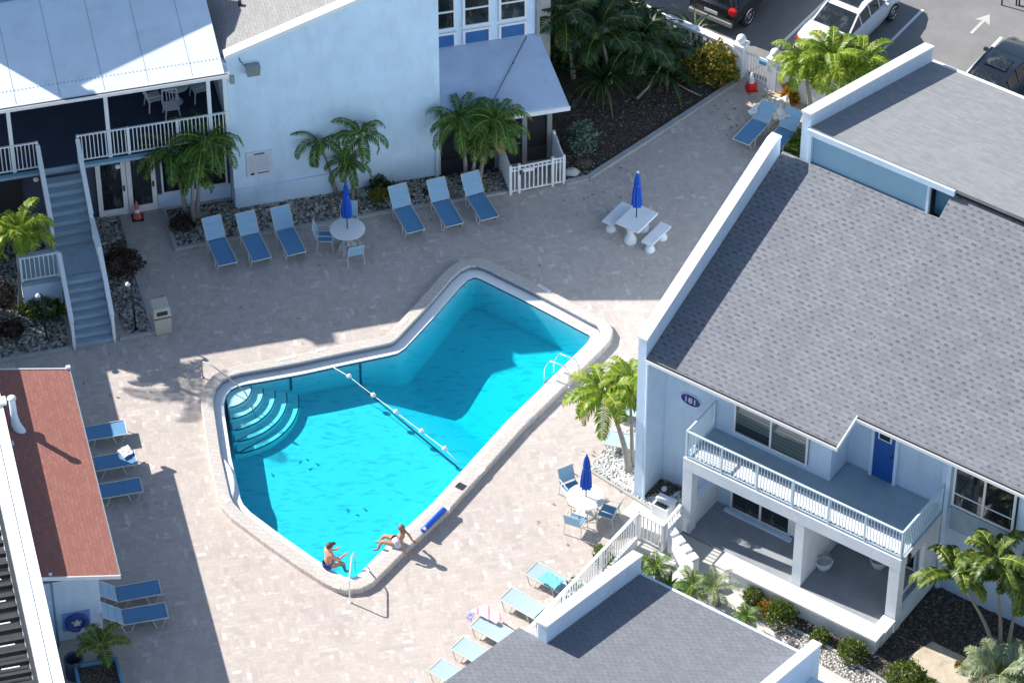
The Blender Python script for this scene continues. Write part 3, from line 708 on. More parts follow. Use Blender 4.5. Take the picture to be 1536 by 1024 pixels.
MB().box(-13, -.02, -.12, 3.4, 2.76, 2.985).build('floor_slab', M['fascia_blue'], A); MB().box(-13, -.02, -.10, 3.38, 2.986, 3.0).build('walkway_floor', M['navy'], A)
mb = MB()
for u0, u1 in ((-13, -6.16), (-4.82, -.02)): mb.box(u0, u1, -.15, -.122, 2.80, 2.9)
mb.build('slab_trim', M['floor_blue'], A)
MB().box(-13, -.02, 3.1, 3.4, 3.0, 6.0).build('upper_wall', M['navy'], A)
for (u0, u1) in ((-12, -10.6), (-9, -7.6), (-3.1, -1.8)):
    d = MB().box(u0, u1, 3.05, 3.098, 3.9, 5.2).build('window', M['trim_dark'], A); MB().box(u0 + .07, u1 - .07, 3.03, 3.048, 3.97, 5.13).build('pane', M['glass'], d)
for u in (-.62, -3.87, -6.92, -10.0, -12.9): MB().box(u - .06, u + .06, -.09, .03, 3.0, 6.02).build('post', M['rail'], A)
MB().box(-.16, -.02, -.09, .03, 3.0, 6.0).build('post', M['rail'], A)
for (a, b) in (((-4.86, -.09, 3), (-.1, -.09, 3)), ((-13, -.09, 3), (-6.14, -.09, 3))): rail_mb(a, b, .04, 1.08).build('railing', M['rail'], A)
for u, z in ((-3.7, 2.68), (-4.82, 2.70), (-6.3, 2.68)): MB().ball((u, -.2, z), .09, 10, 6, (1, 1, .8)).build('lamp_globe', M['rail'], A, smooth=True)
# porch roof: white sheets with seams
def zr(v): return 6.02 + .30 * (v + .55)
mb = MB(); mb.slab([(-13.5, -.55, zr(-.55)), (-.16, -.55, zr(-.55)), (-.16, 3.25, zr(3.25)), (-13.5, 3.25, zr(3.25))], .10)
rf = mb.build('roof', M['roof_white'], A)
u = -1.15
while u > -13.4:
    MB().bar((u, -.5, zr(-.5) + .004), (u, 3.2, zr(3.2) + .004), .014, .008).build('seam', M['kerb'], rf); u -= 1.38
mb = MB(); u = -.3
while u > -13.4: mb.box(u, u + .035, -.02, .02, zr(0) - .002, zr(0) + .008); u -= .12
mb.build('screw_row', M['grey_metal'], rf)
MB().box(-13.5, -.05, -.68, -.565, 5.90, 6.02).build('gutter', M['white_flat'], A)
mb = MB(); mb.box(-13.5, -.05, -.66, -.585, 6.02, 6.024); mb.build('gutter_trough', M['trim_dark'], A)
MB().box(-.155, -.02, -.55, 3.2, 5.75, 5.96).build('end_trim', M['white_flat'], A)
MB().box(-13.5, -.16, 3.26, 3.45, 5.8, 7.3).build('back_fascia', M['fascia_blue'], A)

# stairs
S = bld(FL, 'staircase', 'grey blue outdoor stairs with a landing and white railings up to the porch walkway', 'stairs')
u0, u1 = -6.10, -4.90; ZL = 1.42; vt = -5.32
n1, n2 = 8, 8; r1_ = ZL / n1; r2_ = (3.0 - ZL) / n2; t1 = (vt + 3.55) / -n1; vA = -3.55; vB = -2.10; t2 = (-.15 - vB) / n2
for i in range(n1):
    v0 = vt + i * t1; MB().box(u0, u1, v0 - .02, v0 + t1 + .02, r1_ * (i + 1) - .05, r1_ * (i + 1)).build('step', M['step_blue'], S)
    MB().box(u0, u1, v0 + .01, v0 + .03, r1_ * i, r1_ * (i + 1) - .052).build('riser', M['floor_blue'], S)
MB().box(u0, u1, vA, vB - .03, ZL - .14, ZL + .0).build('landing', M['step_blue'], S)
MB().box(-7.35, u0 - .002, vA, vB - .03, ZL - .14, ZL - .003).build('landing', M['step_blue'], S)
for i in range(n2 - 1):
    v0 = vB + i * t2; z = ZL + r2_ * (i + 1); MB().box(u0, u1, v0 - .02, v0 + t2 + .02, z - .05, z).build('step', M['step_blue'], S)
    MB().box(u0, u1, v0 + .01, v0 + .03, z - r2_, z - .052).build('riser', M['floor_blue'], S)
MB().box(u0, u1, -.17, -.13, 2.76, 3.0).build('riser', M['floor_blue'], S)
def stringer(u, v0, z0, v1, z1, h=.26, t=.05):
    return MB().sidepoly([(v0, z0 - h), (v1, z1 - h), (v1, z1 + .06), (v0, z0 + .06)], u - t / 2, u + t / 2)
for u in (u0 - .03, u1 + .03):
    stringer(u, vt - .05, .14, vA, ZL + .12).build('stringer', M['rail'], S); stringer(u, vB, ZL + .12, -.14, 3.0).build('stringer', M['rail'], S)
stringer(u1 + .03, vA + .003, ZL + .12, vB - .003, ZL + .12).build('stringer', M['rail'], S)
for u in (u0 - .03, u1 + .03):
    rail_mb((u, vt - .02, .10), (u, vA, ZL), .05, .98, .13, .09, posts=3, top=.14).build('railing', M['rail'], S)
    rail_mb((u, vB, ZL + .1), (u, -.16, 3.0), .05, 1.0, .13, .09, posts=3, top=.14).build('railing', M['rail'], S)
rail_mb((u1 + .03, vA + .05, ZL), (u1 + .03, vB - .05, ZL), .05, 1.0, .13, .09, posts=3, top=.14).build('railing', M['rail'], S)
rail_mb((-7.35, vA + .03, ZL), (u0 - .09, vA + .03, ZL), .05, 1.0, .13, .07).build('railing', M['rail'], S)
MB().box(-7.35, u0 - .06, vA + .02, vA + .12, 0, ZL - .145).build('landing_wall', M['stucco'], S)
MB().box(-7.35, -7.27, vA + .12, vB, 0, ZL - .145).build('landing_wall', M['stucco'], S)

# ================================================================== GABLE WALL BUILDING (frame L)
C = bld(FL, 'gable_building', 'pale blue shed-roofed building with a big blank wall and a screened porch', 'building')
SL = .335
MB().wallpoly([(0, 0), (6.83, 0), (6.83, 6.17 + SL * 6.83), (0, 6.17)], 0, .24).build('front_wall', M['stucco'], C)
MB().wallpoly([(-.03, 6.10), (6.87, 6.10 + SL * 6.9), (6.87, 6.25 + SL * 6.9), (-.03, 6.25)], -.035, .30).build('coping', M['white_flat'], C)
MB().wallpoly([(.02, 0), (4.2, 0), (4.2, .86), (.02, .80)], -.05, -.003).build('plinth', M['stucco'], C)
MB().box(-.0, .24, .242, 8, 0, 6.0).build('side_wall', M['stucco'], C)
MB().box(6.62, 6.83, .242, 8, 0, 8.1).build('side_wall', M['stucco'], C)
mb = MB(); mb.slab([(-.16, .31, 6.12 - .05), (6.8, .31, 6.12 + SL * 6.8), (6.8, 8, 6.12 + SL * 6.8), (-.16, 8, 6.12 - .05)], .1); mb.build('roof', M['shingle_v'], C)
p = lat(FL, 380, 22, 6.5); pr = MB().tube([(.9, 2.2, 6.35), (.9, 2.2, 6.62)], .06, 8).build('vent', M['trim_dark'], C)
mb = MB(); mb.hexa([(.62, -.20, 5.42), (1.02, -.20, 5.42), (1.02, -.02, 5.42), (.62, -.02, 5.42), (.60, -.28, 5.82), (1.04, -.28, 5.82), (1.04, -.04, 5.82), (.60, -.04, 5.82)])
fd = mb.build('floodlight', M['grey_metal'], C); MB().tube([(.62, -.1, 5.75), (.45, -.02, 5.95), (.42, -.01, 6.1)], .015, 6).build('cable', M['trim_dark'], fd)
MB().box(.10, .22, -.08, -.003, 5.15, 5.45).build('wall_lamp', M['grey_metal'], C)
MB().tube([(6.70, -.05, 0), (6.70, -.05, 2.6)], .05, 8).build('downpipe', M['rail'], C)
# windowed wall
MB().box(6.835, 10.52, 2.0, 8, 0, 9.0).build('back_wall', M['stucco'], C)
MB().box(6.835, 10.60, 1.99, 8.1, 9.0, 9.25).build('parapet', M['white_flat'], C)
for (a, b) in ((6.90, 7.86), (8.08, 9.02), (9.28, 10.22)):
    d = MB(); f = .08
    d.box(a, a + f, 1.93, 1.998, 4.35, 6.4); d.box(b - f, b, 1.93, 1.998, 4.35, 6.4); d.box(a + f, b - f, 1.93, 1.998, 4.35, 4.43); d.box(a + f, b - f, 1.93, 1.998, 5.05, 5.11); d.box(a + f, b - f, 1.93, 1.998, 6.32, 6.4)
    d = d.build('window', M['white_flat'], C); MB().box(a + f, b - f, 1.965, 1.985, 4.43, 5.05).build('pane', M['glass'], d); MB().box(a + f, b - f, 1.965, 1.985, 5.11, 6.32).build('pane', M['glass'], d)
    d = MB(); z0, z1 = 3.66, 4.22
    d.box(a, a + f, 1.94, 1.998, z0, z1); d.box(b - f, b, 1.94, 1.998, z0, z1); d.box(a + f, b - f, 1.94, 1.998, z1 - f, z1)
    d = d.build('panel_frame', M['white_flat'], C); MB().box(a + f, b - f, 1.965, 1.985, z0, z1 - f).build('panel', M['panel_blue'], d)
MB().box(10.53, 10.64, 1.90, 2.1, 0, 9.0).build('downpipe', M['grey_metal'], C)
MB().box(10.66, 11.4, 3.4, 8, 0, 5.2).build('side_wing', M['concrete'], C)
aw = MB(); aw.slab([(6.84, -.66, 2.66), (10.95, -.66, 2.62), (10.63, 1.98, 3.62), (6.84, 1.98, 3.62)], .05); aw = aw.build('awning_roof', M['awning'], C)
MB().slab([(6.84, -.70, 2.62), (10.99, -.70, 2.58), (10.99, -.665, 2.58), (6.84, -.665, 2.62)], .17).build('fascia', M['white_flat'], aw)
mb = MB(); mb.bar((8.6, -.1, 2.90), (10.2, 1.9, 3.62), .02, .014); mb.bar((9.5, 1.0, 3.31), (9.52, .9, 3.45), .02); mb.build('cable', M['trim_dark'], aw)
MB().box(6.84, 10.5, .0, .1, 0, 2.62).build('porch_screen', M['screen'], C)
MB().box(10.42, 10.5, .1, 2, 0, 2.8).build('porch_screen', M['screen'], C)
for u in (8.7, 9.62, 10.46): MB().box(u - .08, u + .08, -.12, -.003, 0, 2.55).build('porch_post', M['grey_metal'], C)
mb = MB(); mb.box(8.78, 9.54, -.05, -.003, 1.42, 1.47); mb.box(8.78, 9.54, -.05, -.003, .82, .86); mb.build('screen_rail', M['grey_metal'], C)
MB().box(6.84, 10.5, -.04, -.003, 0, .62).build('kick_panel', M['trim_dark'], C)

sg = thing('notice_board', 'white notice board with grey lines of text on the big blue wall', 'sign', FL.w(.86, -.03, 1.25), FL.a)
MB().box(-.42, .42, -.0, .025, 0, .98).build('board', plain('white sign face', (.66, .68, .74), .5, .05, 4, 0), sg)
mb = MB(); mb.box(-.16, .18, -.006, -.001, .86, .91); mb.box(-.30, -.18, -.006, -.001, .05, .13); mb.box(-.08, .30, -.006, -.001, .08, .115); mb.build('heading', M['trim_dark'], sg)
mb = MB(); rnd = random.Random(3)
for i in range(8):
    z = .78 - i * .08; x = -.34
    while x < .3:
        l_ = rnd.uniform(.04, .12); mb.box(x, min(x + l_, .34), -.005, -.001, z, z + .022); x += l_ + .025
mb.build('text_lines', plain('grey lettering', (.42, .43, .50), .6, .05, 4, 0), sg)

# enclosure fence in front of the screened porch
F = bld(FL, 'picket_fence', 'white vinyl fence with a gate closing off the screened porch', 'fence')
def vfence(a, b, h=1.12, sp=.145, bal=.045, solid=False):
    a = Vector(a); b = Vector(b); mb = MB(); d = (b - a); L = d.length; d.normalize()
    for z in (.10, h - .16, h - .02): mb.bar(a + Zv * z, b + Zv * z, .04, .05)
    n = max(1, round(L / sp))
    for i in range(1, n):
        p = a.lerp(b, i / n); mb.box(p.x - bal / 2, p.x + bal / 2, p.y - .012, p.y + .012, .12, h - .03)
    return mb
for (a, b) in (((8.79, -1.50), (9.08, -1.49)), ((10.22, -1.43), (10.60, -1.41))): vfence((*a, 0), (*b, 0)).build('panel', M['white_flat'], F)
for (u, v) in ((8.79, -1.50), (9.08, -1.49), (10.22, -1.43), (10.60, -1.41), (8.79, -.2), (10.60, -.14)): MB().box(u - .045, u + .045, v - .045, v + .045, 0, 1.2).build('post', M['white_flat'], F)
for (a, b) in (((8.79, -1.45), (8.79, -.24)), ((10.60, -1.36), (10.60, -.18))):
    mb = vfence((*a, 0), (*b, 0), sp=.11, bal=.09)
    mb.box(a[0] - .012, a[0] + .012, a[1], b[1], .14, 1.08); mb.build('panel', M['white_flat'], F)
g = vfence((9.14, -1.487, 0), (10.16, -1.435, 0)); g = g.build('gate', M['white_flat'], F); MB().box(9.2, 9.55, -1.53, -1.51, .86, 1.0).build('plate', M['white_flat'], g); MB().box(9.085, 9.13, -1.56, -1.53, .8, .98).build('latch', M['trim_dark'], g)
MB().box(10.64, 10.655, -.6, -.12, .0, .0 + 1.1).build('panel', M['white_flat'], F)

# ================================================================== UNSEEN BLOCKS ADDED TO SHADE THE COURT (left and behind)
def back(px, py, z, fr, vpl):
    """height and place on the vertical plane v=vpl from which the sun's ray reaches the given point"""
    p = at(px, py, z); l = fr.l(p); su = SHV.x * fr.c + SHV.y * fr.s; sv = -SHV.x * fr.s + SHV.y * fr.c
    k = (l.y - vpl) / sv; return (l.x - k * su, z + k)
VP = 4.2
tL = back(475, 516, 0, FL, VP); tR = back(506, 516, 0, FL, VP); nR = back(497, 486, 0, FL, VP)
r0 = back(105, 136, zr(-.3), FL, VP); r1b = back(308, 2, zr(2.9), FL, VP); vL = back(50, 154, zr(-.5), FL, VP)
print('caster', tL, tR, nR, r0, r1b, vL)
T = bld(FL, 'shadow_wing', 'unseen tall wing behind the porch roof, shaped to cast its shadow', 'building')
pr = [(tL[0], 0), (r1b[0] + 1.2, 0), (r1b[0] + 1.2, r1b[1] - .7), r1b, r0, (tR[0] + .2, r0[1] + (tR[0] + .2 - r0[0]) * (r0[1] - r1b[1]) / (r0[0] - r1b[0])), (tR[0], tR[1]), (tL[0], tL[1])]
MB().wallpoly(pr, VP, VP + .5).build('wall', M['stucco_r'], T)
MB().box(tL[0] - .1, tR[0] + .1, VP - .05, VP + .6, tL[1], tL[1] + .06).build('coping', M['white_flat'], T)
nb = thing('shade_block', 'unseen tall block beyond the garden fence, added for its shade', 'building', (0, 0, 0))
MB().box(-26, -3.2, 24.0, 34, 0, 10.5).build('wall', M['stucco'], nb); MB().box(-26.2, -3.0, 23.8, 34.2, 10.5, 10.9).build('parapet', M['white_flat'], nb)

# ================================================================== CABANA WITH THE RED ROOF (frame L)
K = bld(FL, 'cabana', 'long low cabana with a red brown shingle roof left of the pool', 'cabana')
def zk(u): return 2.50 + .22 * (-6.70 - u)
MB().slab([(-9.3, -17.72, zk(-9.3)), (-6.70, -17.72, zk(-6.70)), (-6.70, -8.94, zk(-6.70)), (-9.3, -8.94, zk(-9.3))], .06).build('roof', M['shingle_red'], K)
mb = MB(); mb.box(-6.695, -6.66, -17.74, -8.92, 2.40, 2.515); mb.build('eave_trim', M['grey_metal'], K)
mb = MB(); mb.slab([(-9.3, -17.76, zk(-9.3) + .02), (-6.67, -17.76, zk(-6.70) + .02), (-6.67, -17.723, zk(-6.70) + .02), (-9.3, -17.723, zk(-9.3) + .02)], .13); mb.build('rake_trim', M['white_flat'], K)
mb = MB(); mb.slab([(-9.3, -8.937, zk(-9.3) + .02), (-6.67, -8.937, zk(-6.70) + .02), (-6.67, -8.9, zk(-6.70) + .02), (-9.3, -8.9, zk(-9.3) + .02)], .13); mb.build('rake_trim', M['white_flat'], K)
MB().box(-6.78, -6.65, -8.96, -8.86, 2.30, 2.60).build('gutter_end', M['white_flat'], K)
MB().box(-8.9, -7.28, -17.45, -9.2, 0, 2.42).build('wall', M['stucco_r'], K)
b = lat(FL, 25, 645, zk(-8.3)); q = b
vp = MB().tube([(q.x + .12, q.y - .1, q.z - .05), (q.x, q.y, q.z + .25), (q.x - .02, q.y + .05, q.z + .55), (q.x - .03, q.y + .05, q.z + 1.2)], [.16, .14, .10, .10], 12).build('vent_pipe', M['roof_white'], K, smooth=50)
MB().ball((q.x - .03, q.y + .05, q.z + 1.24), .14, 12, 6, (1, 1, .5)).build('vent_cap', M['plastic_w'], vp, smooth=True)
q = lat(FL, 17, 668, zk(-8.4)); MB().box(q.x - .06, q.x + .08, q.y - .1, q.y + .1, q.z - .05, q.z + .1).build('small_vent', M['roof_white'], K)

# ================================================================== LEFT EDGE: white parapet building with pergola (frame L)
Wb = bld(FL, 'pergola_building', 'dark slatted pergola behind a white parapet at the left edge', 'building')
ZP = 3.6
MB().box(-9.55, -8.95, -30, -2.5, 0, ZP - .12).build('wall', M['stucco_r'], Wb)
MB().box(-9.22, -8.92, -30, -2.45, ZP - .12, ZP).build('parapet_cap', M['white_flat'], Wb)
MB().box(-9.58, -9.25, -30, -2.45, ZP - .14, ZP - .04).build('parapet_ledge', M['white'], Wb)
MB().box(-9.6, -8.80, -11.2, -10.9, ZP - .0, ZP + .10).build('parapet_cap', M['white_flat'], Wb)
MB().box(-9.70, -9.60, -30, -10.6, ZP - .45, ZP - .10).build('beam', M['trim_dark'], Wb)
sm = MB(); v = -30.0
sl_m = plain('dark slat', (.035, .033, .035), .7, .2, 5, .2)
while v < -10.7:
    MB().box(-14, -9.72, v, v + .11, ZP - .32, ZP - .16).build('slat', sl_m, Wb); v += .42
MB().box(-14, -9.6, -30, -10.6, 0, .1).build('floor', M['trim_dark'], Wb)
mb = MB(); v = -29.8
while v < -11: mb.box(-10.4 - .5 * ((v * 7) % 1), -10.0, v + .05, v + .09, ZP - .159, ZP - .15); v += .84
mb.build('slat_edge', M['white_flat'], Wb)
# ================================================================== RIGHT BUILDING (frame R)
B = bld(FR, 'townhouse', 'pale blue townhouse with grey shingle roof, long balcony and patio', 'building')
def z1(v): return 5.70 + .40 * v
# roofs
rf = MB(); rf.slab([(.15, .04, z1(.04)), (6.52, .04, z1(.04)), (6.52, 1.02, z1(1.02)), (15, 1.02, z1(1.02)), (15, 7.12, z1(7.12)), (.15, 7.12, z1(7.12))], .12)
rf = rf.build('roof', M['shingle'], B)
mb = MB(); mb.slab([(5.72, 2.6, z1(2.6) + .006), (15, 2.6, z1(2.6) + .006), (15, 7.35, 9.62), (5.72, 7.35, 9.62)], .02); mb.sidepoly([(2.6, z1(2.6) - .02), (7.35, z1(7.35) - .05), (7.35, 9.60), (2.6, z1(2.6) - .01)], 5.73, 5.78); mb.build('upper_roof', M['shingle'], B)
mb = MB(); mb.bar((5.85, 7.22, 9.56), (15, 7.22, 9.56), .05, .05); mb.build('ridge_vent', M['trim_dark'], B)
# gutters
for (u0_, u1_, v_) in ((.14, 6.56, .04), (6.56, 15, 1.02)):
    z = z1(v_); MB().box(u0_, u1_, v_ - .13, v_ - .005, z - .14, z - .03).build('gutter', M['white_flat'], B)
    mb = MB(); mb.box(u0_, u1_, v_ - .105, v_ - .02, z - .03, z - .024); mb.build('gutter_trough', M['trim_dark'], B)
mb = MB(); mb.sidepoly([(-.06, z1(-.06) - .12), (1.0, z1(1.0) - .15), (1.0, z1(1.0) + .02), (-.06, z1(-.06) + .04)], 6.525, 6.56); mb.build('rake_trim', M['white_flat'], B)
# gable parapet wall at the left end
MB().sidepoly([(0, 0), (7.0, 0), (7.0, 9.12), (6.8, 9.12), (0, 6.34)], -.15, .13).build('gable_wall', M['white_par'], B)
mb = MB(); mb.sidepoly([(-.03, 6.34), (6.75, 9.12), (7.02, 9.12), (7.02, 9.19), (6.74, 9.19), (-.03, 6.41)], -.18, .155); mb.build('parapet_cap', M['white_flat'], B)
MB().tube([(.19, -.0, 0), (.19, -.0, 5.5)], .04, 8).build('downpipe', M['stucco'], B)
MB().box(.135, 5.76, 1.12, 1.35, 0, z1(1.12) - .14).build('front_wall', M['stucco_r'], B)
MB().box(5.56, 5.76, 1.352, 2.1, 3.0, z1(1.35) - .14).build('side_wall', M['stucco_r'], B)
MB().box(5.762, 15, 2.1, 2.3, 0, z1(2.1) - .14).build('recess_wall', M['stucco_r'], B)
MB().box(8.92, 15, 1.9, 2.098, 0, z1(1.9) - .14).build('right_wall', M['stucco_r'], B)

# roof of the rear half with clerestory
def z2(v): return 9.80 - .318 * (v - 7.2)
mb = MB(); mb.slab([(.95, 7.12, z2(7.12)), (15, 7.12, z2(7.12)), (15, 14.5, z2(14.5)), (.95, 14.5, z2(14.5))], .12); mb.build('rear_roof', M['granule'], B)
MB().box(1.1, 4.95, 7.20, 7.4, 8.0, 9.62).build('clerestory_wall', M['blue_wall'], B)
MB().box(4.97, 5.05, 7.10, 7.22, 8.45, 9.62).build('corner_trim', M['stucco'], B)
MB().box(1.02, 1.10, 7.10, 7.22, 8.3, 9.62).build('corner_trim', M['stucco'], B)
MB().box(5.07, 5.9, 7.5, 7.6, 8.3, 9.62).build('clerestory_side', M['fascia_blue'], B)
MB().box(.98, 5.86, 7.04, 7.115, 9.60, 9.80).build('clerestory_fascia', M['stucco'], B)
MB().sidepoly([(7.15, 0), (14.5, 0), (14.5, z2(14.5) + .5), (7.15, z2(7.15) + .45)], .72, 1.0).build('rear_gable_wall', M['white_par'], B)
mb = MB(); mb.sidepoly([(7.10, z2(7.15) + .45), (14.55, z2(14.5) + .5), (14.55, z2(14.5) + .58), (7.10, z2(7.15) + .53)], .69, 1.03); mb.build('parapet_cap', M['white_flat'], B)
MB().box(1.0, 15, 14.51, 14.63, z2(14.5) - .16, z2(14.5) - .0).build('gutter', M['white_flat'], B)
MB().box(1.0, 15, 7.45, 14.2, 0, 7.4).build('rear_block', M['stucco_r'], B)
for (u, v) in ((6.0, 3.98), ):
    p = lat(FR, 1340, 490, z1(4)); MB().bar((p.x - .06, p.y + .06, z1(p.y) + .02), (p.x + .12, p.y - .05, z1(p.y) + .06), .07, .05).build('roof_vent', M['trim_dark'], B)
p = lat(FR, 1530, 385, z1(6.3)); MB().bar((p.x - .06, p.y, z1(p.y) + .35), (p.x + .09, p.y, z1(p.y) + .38), .07, .05).build('roof_vent', M['trim_dark'], B)
p = lat(FR, 1534, 436, z1(5.8)); MB().tube([(p.x, p.y, z1(p.y) - .05), (p.x, p.y, z1(p.y) + .4)], .05, 8).build('roof_vent', M['trim_dark'], B)
# upper windows
def slider(parent, u0_, u1_, z0_, z1_, v_, n=2, blinds=True, f=.06, name='window', bars=False):
    d = MB(); w_ = (u1_ - u0_) / n
    d.box(u0_ - f, u0_, v_ - .05, v_, z0_ - f, z1_ + f); d.box(u1_, u1_ + f, v_ - .05, v_, z0_ - f, z1_ + f); d.box(u0_, u1_, v_ - .05, v_, z0_ - f, z0_); d.box(u0_, u1_, v_ - .05, v_, z1_, z1_ + f)
    for i in range(1, n): d.box(u0_ + w_ * i - f / 2, u0_ + w_ * i + f / 2, v_ - .052, v_ - .001, z0_, z1_)
    if bars: d.box(u0_, u1_, v_ - .045, v_ - .004, z0_ + .42, z0_ + .46)
    d = d.build(name, M['white_flat'], parent)
    for i in range(n):
        a_, b_ = u0_ + w_ * i + (f / 2 if i else 0), u0_ + w_ * (i + 1) - (f / 2 if i < n - 1 else 0)
        MB().box(a_, b_, v_ - .03, v_ - .022, z0_, z1_).build('pane', M['pane' if blinds else 'glass'], d)
        if blinds: MB().box(a_, b_, v_ - .012, v_ - .004, z0_ + (.35 if i == 0 else .05), z1_).build('blind', M['blinds'], d)
    return d
MB().box(2.50, 5.02, 1.105, 1.118, 3.25, 5.0).build('window_back', M['trim_dark'], B)
slider(B, 2.58, 4.95, 3.28, 4.95, 1.10, 2)
MB().box(9.28, 11.35, 1.885, 1.898, 3.3, 5.0).build('window_back', M['trim_dark'], B)
slider(B, 9.38, 11.22, 3.55, 4.98, 1.88, 2, False, .07, bars=True)
MB().box(9.32, 11.28, 1.84, 1.898, 2.55, 3.42).build('window_panel', M['floor_blue'], B)
MB().box(11.45, 15, 1.86, 1.898, 2.0, 5.0).build('wall_panel', M['stucco_r'], B)
slider(B, 12.2, 14.2, 3.55, 4.98, 1.85, 2, False, .07, bars=True)
MB().box(9.10, 9.22, 1.80, 1.896, 0, 5.85).build('corner_trim', M['stucco'], B)
# blue door
d = MB().box(6.62, 7.30, 2.03, 2.09, 3.02, 5.05).build('door', M['door_blue'], B)
MB().box(6.74, 7.18, 2.0, 2.028, 4.55, 4.95).build('door_window', M['white_flat'], d); MB().box(6.79, 7.13, 1.985, 1.998, 4.60, 4.90).build('pane', M['glass'], d); MB().ball((7.22, 1.98, 4.05), .035, 8, 6).build('handle', M['trim_dark'], d, smooth=True)
mb = MB(); mb.box(6.52, 6.615, 2.0, 2.098, 3.0, 5.15); mb.box(7.305, 7.40, 2.0, 2.098, 3.0, 5.15); mb.box(6.615, 7.305, 2.0, 2.098, 5.06, 5.15); mb.build('door_frame', M['stucco'], B)
# balcony
MB().box(1.84, 9.04, -.36, 1.11, 2.86, 3.0).build('balcony_floor', M['floor_blue'], B)
MB().box(5.78, 9.04, 1.112, 2.09, 2.86, 3.0).build('balcony_floor', M['floor_blue'], B)
MB().box(1.80, 9.08, -.48, -.365, 2.58, 3.02).build('balcony_beam', M['white'], B)
MB().box(8.94, 9.08, -.362, 1.88, 2.60, 2.99).build('balcony_beam', M['white'], B)

# white strip with dark dots along the outer part of the balcony floor
mb = MB(); mb.box(1.95, 8.95, -.34, .30, 3.004, 3.02); mb.build('balcony_strip', plain('white balcony strip', (.66, .68, .72), .8, .05, 4, .1), B)
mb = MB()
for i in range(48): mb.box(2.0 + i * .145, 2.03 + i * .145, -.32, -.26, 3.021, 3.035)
mb.build('strip_dots', M['trim_dark'], B)
R_ = rail_mb((1.86, -.42, 3), (9.02, -.42, 3), .05, 1.06, .10, .05, .018, 1.25, .055).build('balcony_railing', M['rail_b'], B)
rail_mb((1.86, -.36, 3), (1.86, 1.08, 3), .05, 1.06, .10, .05, .018, 1.5, .055).build('balcony_railing', M['rail_b'], B)
rail_mb((9.02, -.36, 3), (9.02, 1.85, 3), .05, 1.06, .10, .05, .018, 1.5, .055).build('balcony_railing', M['rail_b'], B)
MB().box(9.0, 9.15, -.1, .0, 2.62, 2.95).build('wall_lantern', M['black'], B)
# piers and patio
MB().box(1.80, 2.12, -.47, -.15, 0, 2.58).build('pier', M['white'], B)
MB().box(5.62, 5.92, -.47, -.15, 0, 2.58).build('pier', M['white'], B)
MB().box(8.72, 9.06, -.47, -.13, 0, 2.58).build('pier', M['white'], B)
MB().box(5.74, 5.90, -.148, 2.09, .08, 2.85).build('party_wall', M['white'], B)
MB().box(5.92, 8.70, 1.98, 2.09, .08, 2.85).build('patio_back_wall', M['stucco_r'], B)
MB().box(8.92, 9.06, 1.0, 1.89, .08, 2.85).build('patio_side_wall', M['white'], B)
MB().box(8.92, 9.06, -.128, .998, .08, .66).build('patio_side_wall', M['white'], B)
MB().box(8.97, 9.01, -.128, .998, 1.25, 1.31).build('patio_rail', M['white_flat'], B)
MB().box(1.82, 2.06, -.148, 1.11, .0, .95).build('patio_side_wall', M['white'], B)
MB().box(1.84, 9.04, -.50, 2.08, .01, .08).build('patio_floor', M['patio'], B); MB().box(3.4, 9.04, -1.13, -.503, .01, .085).build('patio_lit_strip', M['white'], B)  # outer strip is white: sunlight on the floor put into its colour
slider(B, 2.62, 4.55, .20, 2.25, 1.10, 2, False, .07, 'patio_door'); MB().box(4.62, 5.70, 1.06, 1.117, .2, 2.3).build('wall_panel', M['white_flat'], B)
MB().box(4.80, 5.05, 1.02, 1.058, .3, 2.25).build('side_window', M['glass'], B); MB().box(5.15, 5.62, 1.02, 1.058, .3, 2.25).build('side_window', M['glass'], B)
slider(B, 6.6, 8.3, .20, 2.25, 1.96, 2, False, .07, 'patio_door')
MB().box(2.45, 4.75, .88, 1.02, .08, .16).build('door_sill', M['stucco'], B)
# low garden wall in front of the patio
Lw = bld(FR, 'garden_wall', 'low white rendered wall with a wide flat cap along the patio front', 'wall')
MB().box(4.10, 9.0, -1.46, -1.14, 0, .54).build('wall', M['white'], Lw); MB().box(4.04, 9.06, -1.52, -1.08, .54, .62).build('cap', M['white_flat'], Lw)
MB().box(8.76, 9.04, -1.138, -.5, 0, .54).build('wall', M['white'], Lw); MB().box(8.70, 9.10, -1.078, -.5, .54, .618).build('cap', M['white_flat'], Lw)
Pw = bld(FR, 'planter_wall', 'short white wall with a scalloped cap beside the planked steps', 'wall')
mb = MB(); mb.hexa([(1.95, -1.42, 0), (3.2, -1.98, 0), (3.28, -1.80, 0), (2.03, -1.22, 0), (1.95, -1.42, .92), (3.2, -1.98, .78), (3.28, -1.80, .78), (2.03, -1.22, .92)]); mb.build('wall', M['white'], Pw)
for i in range(4):
    q = i / 4; a = Vector((1.97, -1.33, .95)).lerp(Vector((3.26, -1.9, .80)), q + .03); b = Vector((1.97, -1.33, .95)).lerp(Vector((3.26, -1.9, .80)), q + .22); MB().bar(a, b, .26, .07).build('cap_block', M['white_flat'], Pw, bevel=.02)
MB().box(1.62, 1.88, -1.25, -.5, 0, .8).build('wall', M['white'], Pw)
# planked steps
St = bld(FR, 'planked_steps', 'white planked ramp between the picket fence and the patio', 'steps')
for i in range(14): MB().bar((1.75 + i * .135, -2.2 - i * .10, .07 + .0), (2.45 + i * .135, -3.35 - i * .10, .07), .115, .04).build('plank', M['white'], St)
